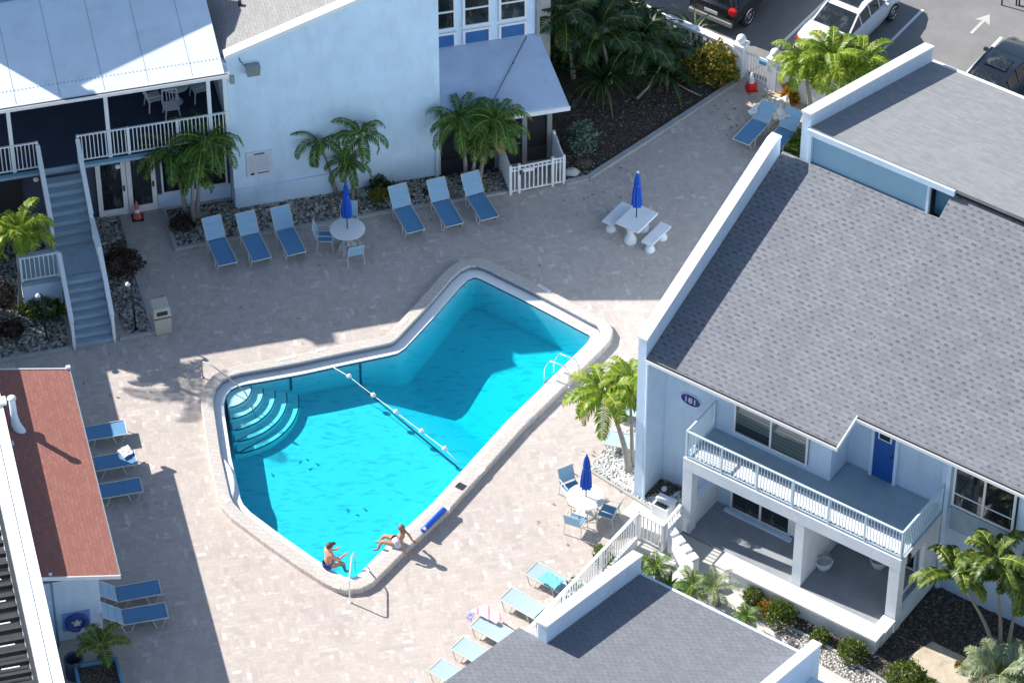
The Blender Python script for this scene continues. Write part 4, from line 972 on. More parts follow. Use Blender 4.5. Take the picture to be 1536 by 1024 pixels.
# electrical box by the gable
Eb = thing('utility_box', 'white utility box with an open lid on the pebbles by the gable wall', 'box', at(995, 768), FR.a)
MB().box(-.28, .28, -.24, .24, 0, .40).build('cabinet', M['white'], Eb, bevel=.02); MB().box(-.30, .30, .0, .27, .41, .45).build('lid', M['white'], Eb); MB().box(-.2, .2, -.22, -.05, .402, .415).build('opening', M['trim_dark'], Eb)
o = thing('spotlight', 'small white garden spotlight on the dark rocks under the balcony wall', 'light', at(996, 740)); MB().ball((0, 0, .2), .09, 10, 6).build('head', M['plastic_w'], o, smooth=True); MB().tube([(0, 0, 0), (0, 0, .16)], .02, 8).build('stake', M['black'], o)
# oval sign on the wall
ov = thing('oval_sign', 'blue oval sign with white figures on the townhouse wall', 'sign', FR.w(1.16, 1.11, 0), FR.a)
pz = lat(FR, 1036.5, 600, 4.3)
for z_ in [i * .02 for i in range(150, 320)]:
    q = lat(FR, 1036.5, 600, z_)
    if q.y <= 1.12: pz = q; break
ov.location = FR.w(pz.x, 1.105, pz.z)
def oval(a, b, y0, y1, n=28):
    mb = MB(); return mb.wallpoly([(a * math.cos(2 * math.pi * i / n), b * math.sin(2 * math.pi * i / n)) for i in range(n)], y0, y1)
oval(.37, .235, -.012, 0).build('border', M['stucco'], ov); oval(.33, .20, -.022, -.0125).build('face', plain('blue sign enamel', (.005, .02, .22), .35, .05, 4, 0), ov)
def text(s_, size, parent, mat, loc, rx=90, name='lettering'):
    cu = bpy.data.curves.new(name, 'FONT'); cu.body = s_; cu.size = size; cu.align_x = 'CENTER'; cu.align_y = 'CENTER'; cu.extrude = .004
    o_ = bpy.data.objects.new(name, cu); me_ = bpy.data.meshes.new_from_object(o_); bpy.data.objects.remove(o_)
    me_.materials.clear(); me_.materials.append(mat); o2 = bpy.data.objects.new(name, me_); COL.objects.link(o2); o2.parent = parent; o2.location = loc; o2.rotation_euler = (R(rx), 0, 0); return o2
text('181', .30, ov, M['white_flat'], (0, -.03, 0))

# ================================================================== NEAR BUILDING AT THE BOTTOM (frame R)
N = bld(FR, 'near_building', 'grey shingled roof with a white parapet at the bottom of the photo', 'building')
def zn(v): return 2.90 - .27 * (v + 5.0)
mb = MB(); mb.slab([(3.28, -9.55, zn(-9.55)), (8.86, -9.55, zn(-9.55)), (8.86, -5.0, zn(-5.0)), (3.28, -5.0, zn(-5.0))], .12); mb.build('roof', M['shingle_f'], N)
mb = MB(); mb.slab([(2.30, -20, zn(-20)), (8.86, -20, zn(-20)), (8.86, -9.552, zn(-9.552)), (2.30, -9.552, zn(-9.552))], .12); mb.build('roof', M['shingle_f'], N)
MB().sidepoly([(-9.62, 0), (-4.92, 0), (-4.92, zn(-4.95) + .62), (-9.62, zn(-9.6) + .62)], 2.98, 3.26).build('parapet_wall', M['white_par'], N)
mb = MB(); mb.sidepoly([(-9.66, zn(-9.6) + .63), (-4.88, zn(-4.95) + .62), (-4.88, zn(-4.95) + .70), (-9.66, zn(-9.6) + .71)], 2.95, 3.29); mb.build('parapet_cap', M['white_flat'], N)
MB().box(2.5, 8.8, -20, -5.25, 0, 2.75).build('wall', M['white'], N)
MB().box(3.28, 8.9, -4.995, -4.90, 2.74, 2.885).build('gutter', M['stucco'], N)
MB().sidepoly([(-20, 0), (-4.95, 0), (-4.95, 3.52), (-20, zn(-20) + .6)], 8.88, 9.12).build('parapet_wall', M['white_par'], N)
mb = MB(); mb.sidepoly([(-20, zn(-20) + .6), (-4.92, 3.52), (-4.92, 3.60), (-20, zn(-20) + .68)], 8.85, 9.15); mb.build('parapet_cap', M['white_flat'], N)
MB().slab([(9.13, -20, 2.9), (14, -20, 2.9), (14, -5.3, 2.6), (9.13, -5.3, 2.6)], .2).build('white_roof', M['roof_white'], N)
MB().box(9.13, 14, -20, -5.4, 0, 2.35).build('wall', M['white'], N)
# railing fence along the deck
Pf = bld(FR, 'picket_fence', 'long white picket railing between the sunny loungers and the planked ramp', 'fence')
def seg(a, b): return rail_mb((*a, 0), (*b, 0), .08, 1.10, .125, .08, .03, 1.9, .10)
seg((.95, -9.2), (.95, -1.46)).build('panel', M['white_flat'], Pf); seg((1.0, -1.46), (1.84, -1.50)).build('panel', M['white_flat'], Pf); seg((1.84, -1.40), (1.80, -.55)).build('panel', M['white_flat'], Pf)
MB().box(1.02, 1.10, -9.2, -1.7, 0, .34).build('base_board', M['white'], Pf)


# ================================================================== BALUSTRADE, GATE AND LOT (frame R)
Bl = bld(FR, 'balustrade_fence', 'white balustrade wall between the shaded garden bed and the parking lot', 'fence')
MB().box(-15.5, -8.48, 18.78, 18.98, 0, .42).build('base_wall', M['white'], Bl); MB().box(-15.5, -8.48, 18.74, 19.02, .96, 1.08).build('top_rail', M['white_flat'], Bl)
u = -15.4
while u < -8.5:
    MB().lathe([(.05, 0), (.07, .08), (.085, .2), (.045, .38), (.06, .5), (.06, .54)], (u, 18.88, .42), 8).build('baluster', M['white_flat'], Bl, smooth=True); u += .24
G_ = bld(FR, 'gate', 'white barred gate between two ball-topped posts beside the parking lot', 'gate')
for u in (-8.28, -6.95):
    q = MB().box(u - .17, u + .17, 18.62, 18.96, 0, 1.25).build('gate_post', M['white'], G_); MB().box(u - .22, u + .22, 18.57, 19.01, 1.25, 1.35).build('post_cap', M['white_flat'], q, bevel=.02); MB().ball((u, 18.79, 1.50), .17, 12, 8).build('ball_finial', M['white_flat'], q, smooth=True)
mb = MB()
for z in (.12, 1.08): mb.bar((-8.08, 18.74, z), (-7.15, 18.74, z), .04, .05)
for i in range(9): mb.box(-8.06 + i * .11, -8.035 + i * .11, 18.72, 18.76, .1, 1.1)
mb.bar((-8.05, 18.72, .15), (-7.18, 18.72, 1.05), .025); mb.build('gate_leaf', M['white_flat'], G_); MB().box(-7.45, -7.2, 18.6, 18.7, .95, 1.1).build('gate_lock', M['fascia_blue'], G_)
Sw = bld(FR, 'boundary_wall', 'low white wall running from the gate post behind the bright palms', 'wall'); MB().box(-6.76, 0.6, 18.66, 18.88, 0, .85).build('wall', M['white'], Sw); MB().box(-6.76, 0.6, 18.62, 18.92, .85, .93).build('cap', M['white_flat'], Sw)
for i, (u, lb) in enumerate(((-9.6, 'concrete wheel stop behind the black car'), (-6.4, 'concrete wheel stop behind the silver white car'), (-12.4, 'concrete wheel stop at the far end of the lot by the dark palms'))):
    p = FR.w(u, 19.9, 0); o = MB().hexa([(-.85, -.09, 0), (.85, -.09, 0), (.85, .09, 0), (-.85, .09, 0), (-.85, -.05, .13), (.85, -.05, .13), (.85, .05, .13), (-.85, .05, .13)]).build('wheel_stop', M['concrete'], loc=p, rz=FR.a, bevel=.01)
    tag(o, lb, 'wheel stop', 'concrete wheel stops in the parking lot')
o = thing('bike_rack', 'dark metal hoop rack at the top right of the parking lot', 'bike rack', at(1520, 8)); 
for i in range(2): rail_path([(i * .5 - .4, 0, 0), (i * .5 - .4, .1, .7), (i * .5 + .2, .1, .7), (i * .5 + .2, 0, 0)], .03).build('hoop', M['black'], o, smooth=40)

for (x, y, lb) in ((1235, 850, 'round white basket standing by the dividing wall in the dark patio bay'), (1318, 848, 'white basket half hidden behind the right patio pier')):
    o = thing('basket', lb, 'basket', at(x, y, .085), 0, 'white baskets on the patio floor')
    MB().lathe([(.17, 0), (.25, .16), (.29, .30), (.26, .31), (.20, .12), (.02, .06)], (0, 0, 0), 20).build('bowl', M['white'], o, smooth=40)
    MB().tube([(.26 * math.cos(a), 0, .3 + .22 * math.sin(a)) for a in [math.pi * i / 10 for i in range(11)]], .018, 6).build('handle', M['brown'], o, smooth=True)
# ================================================================== LOUNGERS
def make_lounger(back=32, flat=False):
    """foot at -y end... local: +x is the foot, seat from x=.95 (foot) to hinge x=-.30, back behind; origin on the ground under the middle"""
    root = thing('sun_lounger', '', 'sun lounger')
    W_ = .31; hz = .34; hx = -.28; bl = .72; ba = R(back); bx = hx - bl * math.cos(ba); bz = hz + bl * math.sin(ba)
    f = MB()
    for s in (-1, 1):
        f.tube([(.98, s * W_, hz - .005), (hx, s * W_, hz - .005)], .018, 8)
    f.tube([(.98, -W_, hz - .005), (.98, W_, hz - .005)], .018, 8); f.tube([(-.95, -W_ + .04, .06), (-.95, W_ - .04, .06)], .014, 6)
    for s in (-1, 1): f.tube([(hx, s * W_, hz - .02), (-.95, s * (W_ - .04), .06)], .015, 6)
    f.build('frame', M['frame_w'], root, smooth=50)
    for s in (-1, 1):
        for x0 in (.78, -.12):
            MB().tube([(x0 + .12, s * W_, hz - .02), (x0 + .02, s * (W_ + .01), .03), (x0 - .16, s * (W_ + .01), .015), (x0 - .26, s * W_, hz - .02)], .015, 7).build('leg', M['frame_w'], root, smooth=50)
    g = MB(); N_ = 8
    for i in range(N_):
        x0 = hx + .03 + (1.24 - .03) * i / N_; x1 = hx + .03 + (1.24 - .03) * (i + 1) / N_
        d0 = -.022 * math.sin(math.pi * i / N_); d1 = -.022 * math.sin(math.pi * (i + 1) / N_)
        g.quad((x0, -W_ + .012, hz + d0), (x1, -W_ + .012, hz + d1), (x1, 0, hz + d1 - .006), (x0, 0, hz + d0 - .006)); g.quad((x0, 0, hz + d0 - .006), (x1, 0, hz + d1 - .006), (x1, W_ - .012, hz + d1), (x0, W_ - .012, hz + d0))
    se = g.build('seat', M['sling_d'], root); m_ = se.modifiers.new('t', 'SOLIDIFY'); m_.thickness = .008
    b = MB(); 
    def bp(t_, y, dz=0): return (hx - .02 - t_ * math.cos(ba) , y, hz + .01 + t_ * math.sin(ba) + dz)
    ST = [0, .25, .255, .49, .495, bl]
    for i in range(len(ST) - 1):
        t0, t1_ = ST[i], ST[i + 1]; b.quad(bp(t1_, -W_ + .012), bp(t0, -W_ + .012), bp(t0, W_ - .012), bp(t1_, W_ - .012))
    bk = b.build('backrest', M['sling_l'], root); m_ = bk.modifiers.new('t', 'SOLIDIFY'); m_.thickness = .008
    s_ = MB()
    for s in (-1, 1): s_.tube([bp(0, s * W_), bp(bl + .01, s * W_)], .017, 8)
    s_.tube([bp(bl + .01, -W_), bp(bl + .01, W_)], .017, 8)
    for t_ in (.25, .49): s_.bar(bp(t_, -W_ + .02, .008), bp(t_, W_ - .02, .008), .012, .006)
    for s in (-1, 1): s_.tube([bp(.45, s * (W_ - .03), -.01), (hx - .40, s * (W_ - .03), .19)], .011, 6)
    s_.build('back_frame', M['frame_w'], root, smooth=50)
    return root
protos = {}
def lounger(kind, foot, hinge_dir, label, group, z=.34):
    """foot: real point of the foot-end middle; hinge_dir: degrees of the direction from head to foot"""
    if kind not in protos:
        protos[kind] = make_lounger(kind); o = protos[kind]
    else: o = copy_tree(protos[kind])
    d = Vector((math.cos(R(hinge_dir)), math.sin(R(hinge_dir)), 0)); p = foot - d * .98
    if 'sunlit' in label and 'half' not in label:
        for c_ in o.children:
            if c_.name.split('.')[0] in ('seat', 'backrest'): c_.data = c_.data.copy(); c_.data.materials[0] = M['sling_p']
    o.location = (p.x, p.y, 0); o.rotation_euler[2] = R(hinge_dir); tag(o, label, 'sun lounger', group); return o
G1 = 'blue sling loungers in the back row by the pebble bed'
LD = 14.3 - 90 + 6
for i, (x, y, lb, dg) in enumerate(((342, 396, 'shaded blue lounger at the left end of the back row by the porch palms', 0), (393, 389, 'shaded blue lounger in front of the notice board, between two others', 0), (445.5, 380.5, 'shaded blue lounger just left of the round table and closed umbrella', 0),
        (624, 347, 'shaded blue lounger nearest the round table on its right side', 1), (682, 337.5, 'shaded blue lounger in the middle of the right hand three by the wall', 1), (735, 327.5, 'shaded blue lounger beside the white gate of the screened porch', 2))):
    lounger(50, at(x, y, .34), LD + dg, lb, G1)
G2 = 'blue sling loungers beside the red roofed cabana'
for (x, y, lb, k, dg) in ((189, 640, 'half sunlit lounger at the top of the row beside the cabana', 20, 14), (204, 685, 'lounger with a pale towel at its foot, second beside the cabana', 20, 14), (212, 726, 'fully shaded lounger third beside the cabana roof', 20, 14),
        (240, 879, 'raised-back blue lounger in the shade below the cabana roof corner', 38, 14), (250, 914, 'raised-back blue lounger nearest the planter palm by the cabana', 38, 13)):
    lounger(k, at(x, y, .34), dg, lb, G2)
G3 = 'pale sunlit loungers lined up along the picket railing'
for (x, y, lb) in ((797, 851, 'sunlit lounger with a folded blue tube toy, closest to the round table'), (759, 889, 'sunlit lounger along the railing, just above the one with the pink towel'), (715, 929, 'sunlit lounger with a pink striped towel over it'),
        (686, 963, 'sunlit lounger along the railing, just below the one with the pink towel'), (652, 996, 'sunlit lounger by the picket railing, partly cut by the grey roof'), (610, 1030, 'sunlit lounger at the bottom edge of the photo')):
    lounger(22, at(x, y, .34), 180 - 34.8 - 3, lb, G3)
G4 = 'blue loungers in the passage by the parking gate'
lounger(30, at(1111, 213, .34), 55 - 180 + 2, 'shaded blue lounger nearest the gate, with a white towel beside it', G4)
lounger(45, at(1153, 226, .34), 55 - 180 + 4, 'blue lounger with its head in the sun, behind the end of the white roof parapet', G4)
G5 = 'sun loungers on the pale strip behind the leaning palm'
lounger(22, at(908, 655, .34), 165, 'sunlit lounger behind the leaning palm trunks, the lower of two', G5)
lounger(22, at(920, 607, .34), 165, 'sunlit lounger half hidden by the palm crown, the upper of two', G5)

def cloth(name, label, cat, pxs, z, mat, seed=1, amp=.04, group=None):
    """thrown cloth: a crumpled sheet over a quadrilateral"""
    rnd = random.Random(seed); a, b, c, d = [at(x, y, zz) for (x, y, zz) in pxs]; N_ = 22; mb = MB(); P = []
    for i in range(N_ + 1):
        for j in range(N_ + 1):
            u, v = i / N_, j / N_; p = a * (1 - u) * (1 - v) + b * u * (1 - v) + c * u * v + d * (1 - u) * v
            p = p + Vector((rnd.uniform(-1, 1) * .012, rnd.uniform(-1, 1) * .012, amp * (.5 + .3 * math.sin(u * 9 + seed) * math.sin(v * 7 + seed * 2) + .2 * math.sin(u * 21 + v * 5 + seed) * math.cos(v * 17 - u * 6) + .8 * math.sin(math.pi * u) * math.sin(math.pi * v) * (amp > .09)) + rnd.uniform(0, amp * .4))); P.append(p)
    c0 = P[0].copy(); mb.add([tuple(q - c0) for q in P], [(i * (N_ + 1) + j, (i + 1) * (N_ + 1) + j, (i + 1) * (N_ + 1) + j + 1, i * (N_ + 1) + j + 1) for i in range(N_) for j in range(N_)])
    o = mb.build(name, mat, loc=c0, smooth=True); m_ = o.modifiers.new('t', 'SOLIDIFY'); m_.thickness = .012; return tag(o, label, cat, group)
cloth('beach_towel', 'pink striped beach towel draped over a sunlit lounger', 'towel', [(706, 917, .42), (728, 906, .40), (755, 925, .42), (745, 936, .38)], .4, M['pinktowel'], 3)
cloth('lilac_cloth', 'small lilac cloth hanging at the foot of the lounger with the pink towel', 'cloth', [(699, 925, .30), (705, 917, .42), (712, 921, .42), (706, 934, .22)], .4, plain('lilac cloth', (.50, .48, .74), .9, .15, 12, .1), 5, .03)
cloth('towel', 'pale crumpled towel at the foot of the second cabana lounger', 'towel', [(176, 676, .38), (192, 668, .38), (200, 680, .36), (186, 688, .37)], .4, M['plastic_w'], 4, .04)
cloth('towel', 'white towel hanging off the shaded lounger nearest the gate', 'towel', [(1121, 168, .45), (1138, 155, .62), (1136, 170, .5), (1126, 174, .35)], .4, M['plastic_w'], 6, .04)
cloth('white_cover', 'large crumpled white cover heaped between the two loungers by the gate', 'cover', [(1152, 152, .50), (1183, 150, .62), (1186, 181, .50), (1160, 184, .40)], .4, M['white_cloth'], 7, .16)
cloth('white_cover', 'small crumpled white cover on the sandy patch behind the lounger by the parapet', 'cover', [(1205, 186, .1), (1216, 184, .14), (1219, 196, .1), (1207, 198, .05)], .4, M['white_cloth'], 9, .1)
cloth('folded_towel', 'folded bright blue towel with dark stripes on the lounger closest to the table', 'towel', [(806, 868, .42), (822, 858, .44), (846, 872, .50), (832, 885, .48)], .4, plain('turquoise towel', (.16, .50, .66), .9, .1, 9, .1), 8, .05)

# ================================================================== TABLES, CHAIRS, UMBRELLAS
def round_table(p, label):
    t_ = thing('round_table', label, 'table', p)
    MB().lathe([(.02, .70), (.55, .705), (.565, .72), (.565, .735), (.55, .745), (.02, .745)], (0, 0, 0), 40).build('tabletop', M['plastic_w'], t_, smooth=40)
    MB().lathe([(.30, 0), (.30, .03), (.26, .06), (.05, .07), (.035, .12), (.035, .70)], (0, 0, 0), 20).build('pedestal', M['frame_w'], t_, smooth=40)
    for k in range(4):
        a = R(45 + 90 * k); MB().tube([(.04 * math.cos(a), .04 * math.sin(a), .45), (.30 * math.cos(a), .30 * math.sin(a), .2), (.42 * math.cos(a), .42 * math.sin(a), .02)], .017, 8).build('leg', M['frame_w'], t_, smooth=40)
    return t_
def umbrella(p, z0, z1, label, tilt=0, knob=False):
    o = thing('closed_umbrella', label, 'umbrella', p)
    MB().tube([(0, 0, .02), (0, 0, z1 - p.z - .02)], .02, 10).build('pole', M['trim_dark'], o, smooth=True)
    h = z1 - z0; b = z0 - p.z; prof = [(.13, b + .02), (.165, b), (.16, b + .10 * h), (.145, b + .3 * h), (.12, b + .5 * h), (.095, b + .62 * h), (.10, b + .68 * h), (.085, b + .8 * h), (.06, b + .92 * h), (.02, b + h)]
    def fold(k, z): return (1.12 if k % 3 == 0 else .72 if k % 3 == 1 else .9) * (1 + .05 * math.sin(k * 2.3 + z * 4))
    c = MB().lathe(prof, (0, 0, 0), 24, fold).build('canopy', M['umb'], o, smooth=60)
    MB().lathe([(.098, b + .60 * h), (.112, b + .62 * h), (.112, b + .65 * h), (.098, b + .67 * h)], (0, 0, 0), 16).build('tie_strap', M['umb'], o)
    MB().ball((0, 0, b + h + .02), .05 if knob else .03, 10, 6).build('finial', M['plastic_w'] if knob else M['umb'], o, smooth=True)
    return o
p1 = at(521, 343 + 25, 0); p1 = at(521, 343, .745); p1.z = 0; round_table(p1, 'shaded round white table with a closed blue umbrella by the back row of loungers'); umbrella(p1 + Zv * .0, 1.28, 2.62, 'closed royal blue umbrella in the shaded round table')
p2 = at(879, 744, .745); p2.z = 0; round_table(p2, 'sunlit round white table near the corner of the townhouse'); umbrella(p2, 1.12, 2.42, 'closed royal blue umbrella over the sunlit round table')
def make_chair():
    root = thing('patio_chair', '', 'chair'); W_ = .26
    for s in (-1, 1):
        for x0, x1 in ((.22, .26), (-.22, -.27)):
            MB().tube([(x0, s * W_, .40), (x1, s * (W_ + .01), 0)], .014, 7).build('leg', M['frame_w'], root, smooth=50)
        MB().tube([(.24, s * W_, .40), (.26, s * W_, .62), (.0, s * (W_ + .01), .645), (-.25, s * W_, .62)], .016, 7).build('armrest', M['frame_w'], root, smooth=50)
        f = MB().tube([(.25, s * (W_ - .01), .405), (-.22, s * (W_ - .01), .40), (-.38, s * (W_ - .01), .92)], .015, 7).build('side_rail', M['frame_w'], root, smooth=50)
    MB().tube([(-.38, -W_, .92), (-.38, W_, .92)], .016, 7).build('back_rail', M['frame_w'], root, smooth=50)
    MB().tube([(.27, -W_, .12), (.27, W_, .12)], .012, 6).build('stretcher', M['frame_w'], root, smooth=50)
    m1 = MB(); m1.quad((-.21, -W_ + .02, .395), (.25, -W_ + .02, .41), (.25, W_ - .02, .41), (-.21, W_ - .02, .395)); o = m1.build('seat', M['sling_d'], root); o.modifiers.new('t', 'SOLIDIFY').thickness = .008
    m1 = MB(); m1.quad((-.375, -W_ + .02, .90), (-.235, -W_ + .02, .44), (-.235, W_ - .02, .44), (-.375, W_ - .02, .90)); o = m1.build('backrest', M['sling_l'], root); o.modifiers.new('t', 'SOLIDIFY').thickness = .008
    return root
ch0 = make_chair(); first = [True]
def chair(p, deg, label, group):
    o = ch0 if first[0] else copy_tree(ch0); first[0] = False; o.location = p; o.rotation_euler[2] = R(deg); tag(o, label, 'chair', group)
GC = 'blue sling chairs around the round tables'
for (dx, dy, lb) in ((.02, .78, 'blue sling chair behind the shaded round table'), (-.72, .02, 'blue sling chair left of the shaded round table'), (.22, -.72, 'blue sling chair with its back to the viewer at the shaded table')):
    chair(p1 + Vector((dx, dy, 0)), math.degrees(math.atan2(-dy, -dx)), lb, GC)
for (dx, dy, lb) in ((-.42, .74, 'sling chair behind the sunlit round table, left of its umbrella'), (-.30, -.68, 'tilted sling chair in front of the sunlit round table'), (.66, -.30, 'sling chair on the right of the sunlit table, next to its round shadow')):
    chair(p2 + Vector((dx, dy, 0)), math.degrees(math.atan2(-dy, -dx)), lb, GC)
# chairs and table on the upper walkway
GP = 'white plastic chairs on the shaded upper walkway'
def plastic_chair(p, deg, label):
    o = thing('plastic_chair', label, 'chair', p, R(deg), GP)
    for sx in (-1, 1):
        for sy in (-1, 1): MB().bar((sx * .2, sy * .2, .42), (sx * .25, sy * .25, 0), .04, .03).build('leg', M['plastic_w'], o)
    MB().box(-.24, .24, -.24, .24, .42, .45).build('seat', M['plastic_w'], o, bevel=.01)
    mb = MB(); mb.bar((-.24, -.23, .44), (-.31, -.23, .85), .04); mb.bar((-.24, .23, .44), (-.31, .23, .85), .04); mb.bar((-.31, -.25, .85), (-.31, .25, .85), .04, .06)
    for k in (-.1, 0, .1): mb.bar((-.25, k, .45), (-.31, k, .84), .03, .02)
    mb.build('backrest', M['plastic_w'], o)
    for s in (-1, 1): MB().bar((.2, s * .26, .62), (-.28, s * .26, .64), .04, .03).build('armrest', M['plastic_w'], o)
qc = lat(FL, 257, 158, 3.45); plastic_chair(FL.w(qc.x, qc.y, 3.0), 14 - 90, 'white plastic chair upright behind the walkway railing')
qt = lat(FL, 263, 126, 3.73); plastic_chair(FL.w(qt.x - .75, qt.y - .1, 3.0), 14 + 10, 'white plastic chair left of the walkway table')
plastic_chair(FL.w(qt.x + .75, qt.y, 3.0), 14 + 190, 'white plastic chair right of the walkway table')
wt = thing('walkway_table', 'round white table just under the porch eave on the upper walkway', 'table', FL.w(qt.x, qt.y, 3.0)); MB().lathe([(.02, .70), (.45, .70), (.45, .73), (.02, .73)], (0, 0, 0), 28).build('tabletop', M['plastic_w'], wt, smooth=40); MB().lathe([(.22, 0), (.2, .04), (.04, .06), (.04, .70)], (0, 0, 0), 14).build('pedestal', M['plastic_w'], wt, smooth=40)
# concrete table and benches
ct = at(955.5, 326.5, .74); ct.z = 0
t_ = thing('concrete_table', 'square white concrete table with two round pedestals and a blue umbrella', 'table', ct, FR.a)
MB().box(-.43, .43, -.58, .58, .67, .75).build('tabletop', M['white'], t_, bevel=.012)
def ped(z, r): return [(r, 0), (r * 1.02, z * .12), (r * .9, z * .3), (r * .55, z * .42), (r * .52, z * .55), (r * .75, z * .8), (r * .95, z)]
for s in (-1, 1): MB().lathe(ped(.67, .2), (.0, s * .36, 0), 20).build('pedestal', M['white'], t_, smooth=50)
umbrella(Vector((ct.x - .02, ct.y, .75)), 1.25, 2.62, 'closed royal blue umbrella with a white tip in the concrete table', knob=True)
for (x, y, lb) in ((984.5, 350.5, 'white concrete bench standing clear on the right of the concrete table'), (926, 320, 'white concrete bench tucked against the left of the concrete table')):
    q = at(x, y, .44); q.z = 0; o = thing('concrete_bench', lb, 'bench', q, FR.a, 'white concrete benches'); MB().box(-.20, .20, -.58, .58, .38, .45).build('seat', M['white'], o, bevel=.01)
    for s in (-1, 1): MB().lathe(ped(.38, .165), (0, s * .36, 0), 18).build('pedestal', M['white'], o, smooth=50)

# ================================================================== SMALL THINGS
p = at(243, 494); o = thing('trash_can', 'beige square trash can with a dark slot beside the kerb and the stairs', 'trash can', p, FL.a + R(4))
MB().hexa([(-.25, -.25, 0), (.25, -.25, 0), (.25, .25, 0), (-.25, .25, 0), (-.28, -.28, .66), (.28, -.28, .66), (.28, .28, .66), (-.28, .28, .66)]).build('body', M['beige'], o, bevel=.025)
MB().box(-.27, .27, -.27, .27, .665, .71).build('band', M['trim_dark'], o)
ld = MB().hexa([(-.29, -.29, .712), (.29, -.29, .712), (.29, .29, .712), (-.29, .29, .712), (-.26, -.20, 1.02), (.26, -.20, 1.02), (.27, .27, 1.10), (-.27, .27, 1.10)]).build('lid', M['beige'], o, bevel=.03)
MB().hexa([(-.17, -.285, .82), (.17, -.285, .82), (.17, -.2, .82), (-.17, -.2, .82), (-.17, -.255, .93), (.17, -.255, .93), (.17, -.18, .93), (-.17, -.18, .93)]).build('slot', M['black'], ld)
def cone(p, m1, m2, base, label, ball=False):
    o = thing('traffic_cone', label, 'traffic cone', p, R(10)); MB().box(-.19, .19, -.19, .19, 0, .035).build('base', base, o, bevel=.01)
    MB().lathe([(.15, .036), (.105, .28)] if not ball else [(.17, .036), (.20, .14), (.17, .27), (.10, .30)], (0, 0, 0), 20).build('cone', m1, o, smooth=40)
    MB().lathe([(.105, .281), (.08, .41)], (0, 0, 0), 20).build('collar', M['plastic_w'], o, smooth=40); MB().lathe([(.08, .411), (.03, .70), (.02, .71)], (0, 0, 0), 20).build('tip', m2, o, smooth=40)
cone(at(206.5, 327), M['orange'], M['orange'], M['black'], 'faded orange traffic cone with a white collar by the glass doors')
cone(at(1127, 134), M['red'], M['plastic_w'], M['red'], 'bright red weighted marker with a white top in front of the barred gate', True)
for (x, y, lb) in ((203.5, 494, 'path lamp on a thin black post in the pebbles right of the stairs'), (70.5, 511, 'path lamp on a thin black post in the pebbles left of the stairs')):
    o = thing('path_lamp', lb, 'lamp', at(x, y), 0, 'black post path lamps'); MB().tube([(0, 0, 0), (0, 0, 1.88)], .028, 8).build('post', M['black'], o, smooth=True)
    MB().tube([(0, 0, 1.86), (-.03, -.02, 1.97), (-.10, -.05, 1.98)], .02, 8).build('arm', M['black'], o, smooth=True); MB().lathe([(.02, 2.0), (.06, 1.97), (.085, 1.92), (.04, 1.915)], (-.11, -.05, 0), 14).build('lamp_head', M['plastic_w'], o, smooth=40)
    MB().lathe([(.10, 0), (.10, .03), (.03, .04)], (0, 0, 0), 14).build('base', M['black'], o, smooth=40)
o = thing('lamp_post', 'slim blue grey pole with a white ball top at the near corner of the cabana', 'pole', at(88, 968)); MB().tube([(0, 0, 0), (0, 0, 2.86)], .035, 8).build('post', M['fascia_blue'], o, smooth=True); MB().ball((0, 0, 2.92), .06).build('ball_top', M['plastic_w'], o, smooth=True)
# life ring on the cabana wall
lr = FL.w(0, 0); q = lat(FL, 103, 947, .35); o = thing('life_ring', 'blue ring with a white star hanging on a blue board on the cabana end wall', 'life ring', FL.w(-8.02, -17.50, .75), FL.a)
n_ = 28; MB().tube([(.27 * math.cos(2 * math.pi * i / n_), -.06, .27 * math.sin(2 * math.pi * i / n_)) for i in range(n_)], .085, 10, close=True).build('ring', M['suit_b'], o, smooth=True)
MB().box(-.40, .40, .0, .045, -.35, .35).build('board', plain('blue board', (.22, .36, .66), .6, .1, 4, .05), o)
st = [( (.16 if i % 2 == 0 else .065) * math.sin(math.pi * i / 5), (.16 if i % 2 == 0 else .065) * math.cos(math.pi * i / 5)) for i in range(10)]; MB().wallpoly(st[::-1], -.10, -.03).build('star', M['plastic_w'], o)
# white tube frame, round bin, planter in the lower left corner
o = thing('tube_frame', 'white bent tube frame standing behind the planter palm', 'frame', at(145, 962)); rail_path([(-.4, 0, 0), (-.4, 0, .55), (.25, .05, .55), (.28, .05, 0)], .035).build('tube', M['plastic_w'], o, smooth=40)
o = thing('round_bin', 'dark round bin half hidden by the planter palm', 'bin', at(113, 1012)); MB().lathe([(.26, 0), (.28, .7), (.26, .72), (.22, .68), (.2, .4)], (0, 0, 0), 24).build('bin', M['navy'], o, smooth=40); MB().lathe([(.19, .3), (.19, .401)], (0, 0, 0), 20).build('liner', M['black'], o)
pl_ = thing('planter_box', 'blue grey planter box holding the palm in the lower left corner', 'planter', at(150, 1032), FL.a)
for (a, b, c, d) in ((-.62, .62, .46, .54), (-.62, .62, -1.2, -1.12), (-.62, -.54, -1.118, .458), (.54, .62, -1.118, .458)): MB().box(a, b, c, d, 0, .62).build('side', M['fascia_blue'], pl_)
MB().box(-.53, .53, -1.11, .45, 0, .5).build('soil', M['mulch'], pl_)
for (x, y, h, lb) in ((1180, 118, .62, 'white plant pot under the bright palms, left of the other pot'), (1215, 142, .8, 'white plant pot under the bright palms, next to the roof parapet')):
    o = thing('plant_pot', lb, 'pot', at(x, y), 0, 'white plant pots by the gate'); MB().lathe([(.16, 0), (.24, h * .8), (.27, h), (.23, h), (.2, h * .9)], (0, 0, 0), 20).build('pot', M['white'], o, smooth=40); MB().lathe([(.2, h * .85), (.2, h * .88)], (0, 0, 0), 16).build('soil', M['mulch'], o)
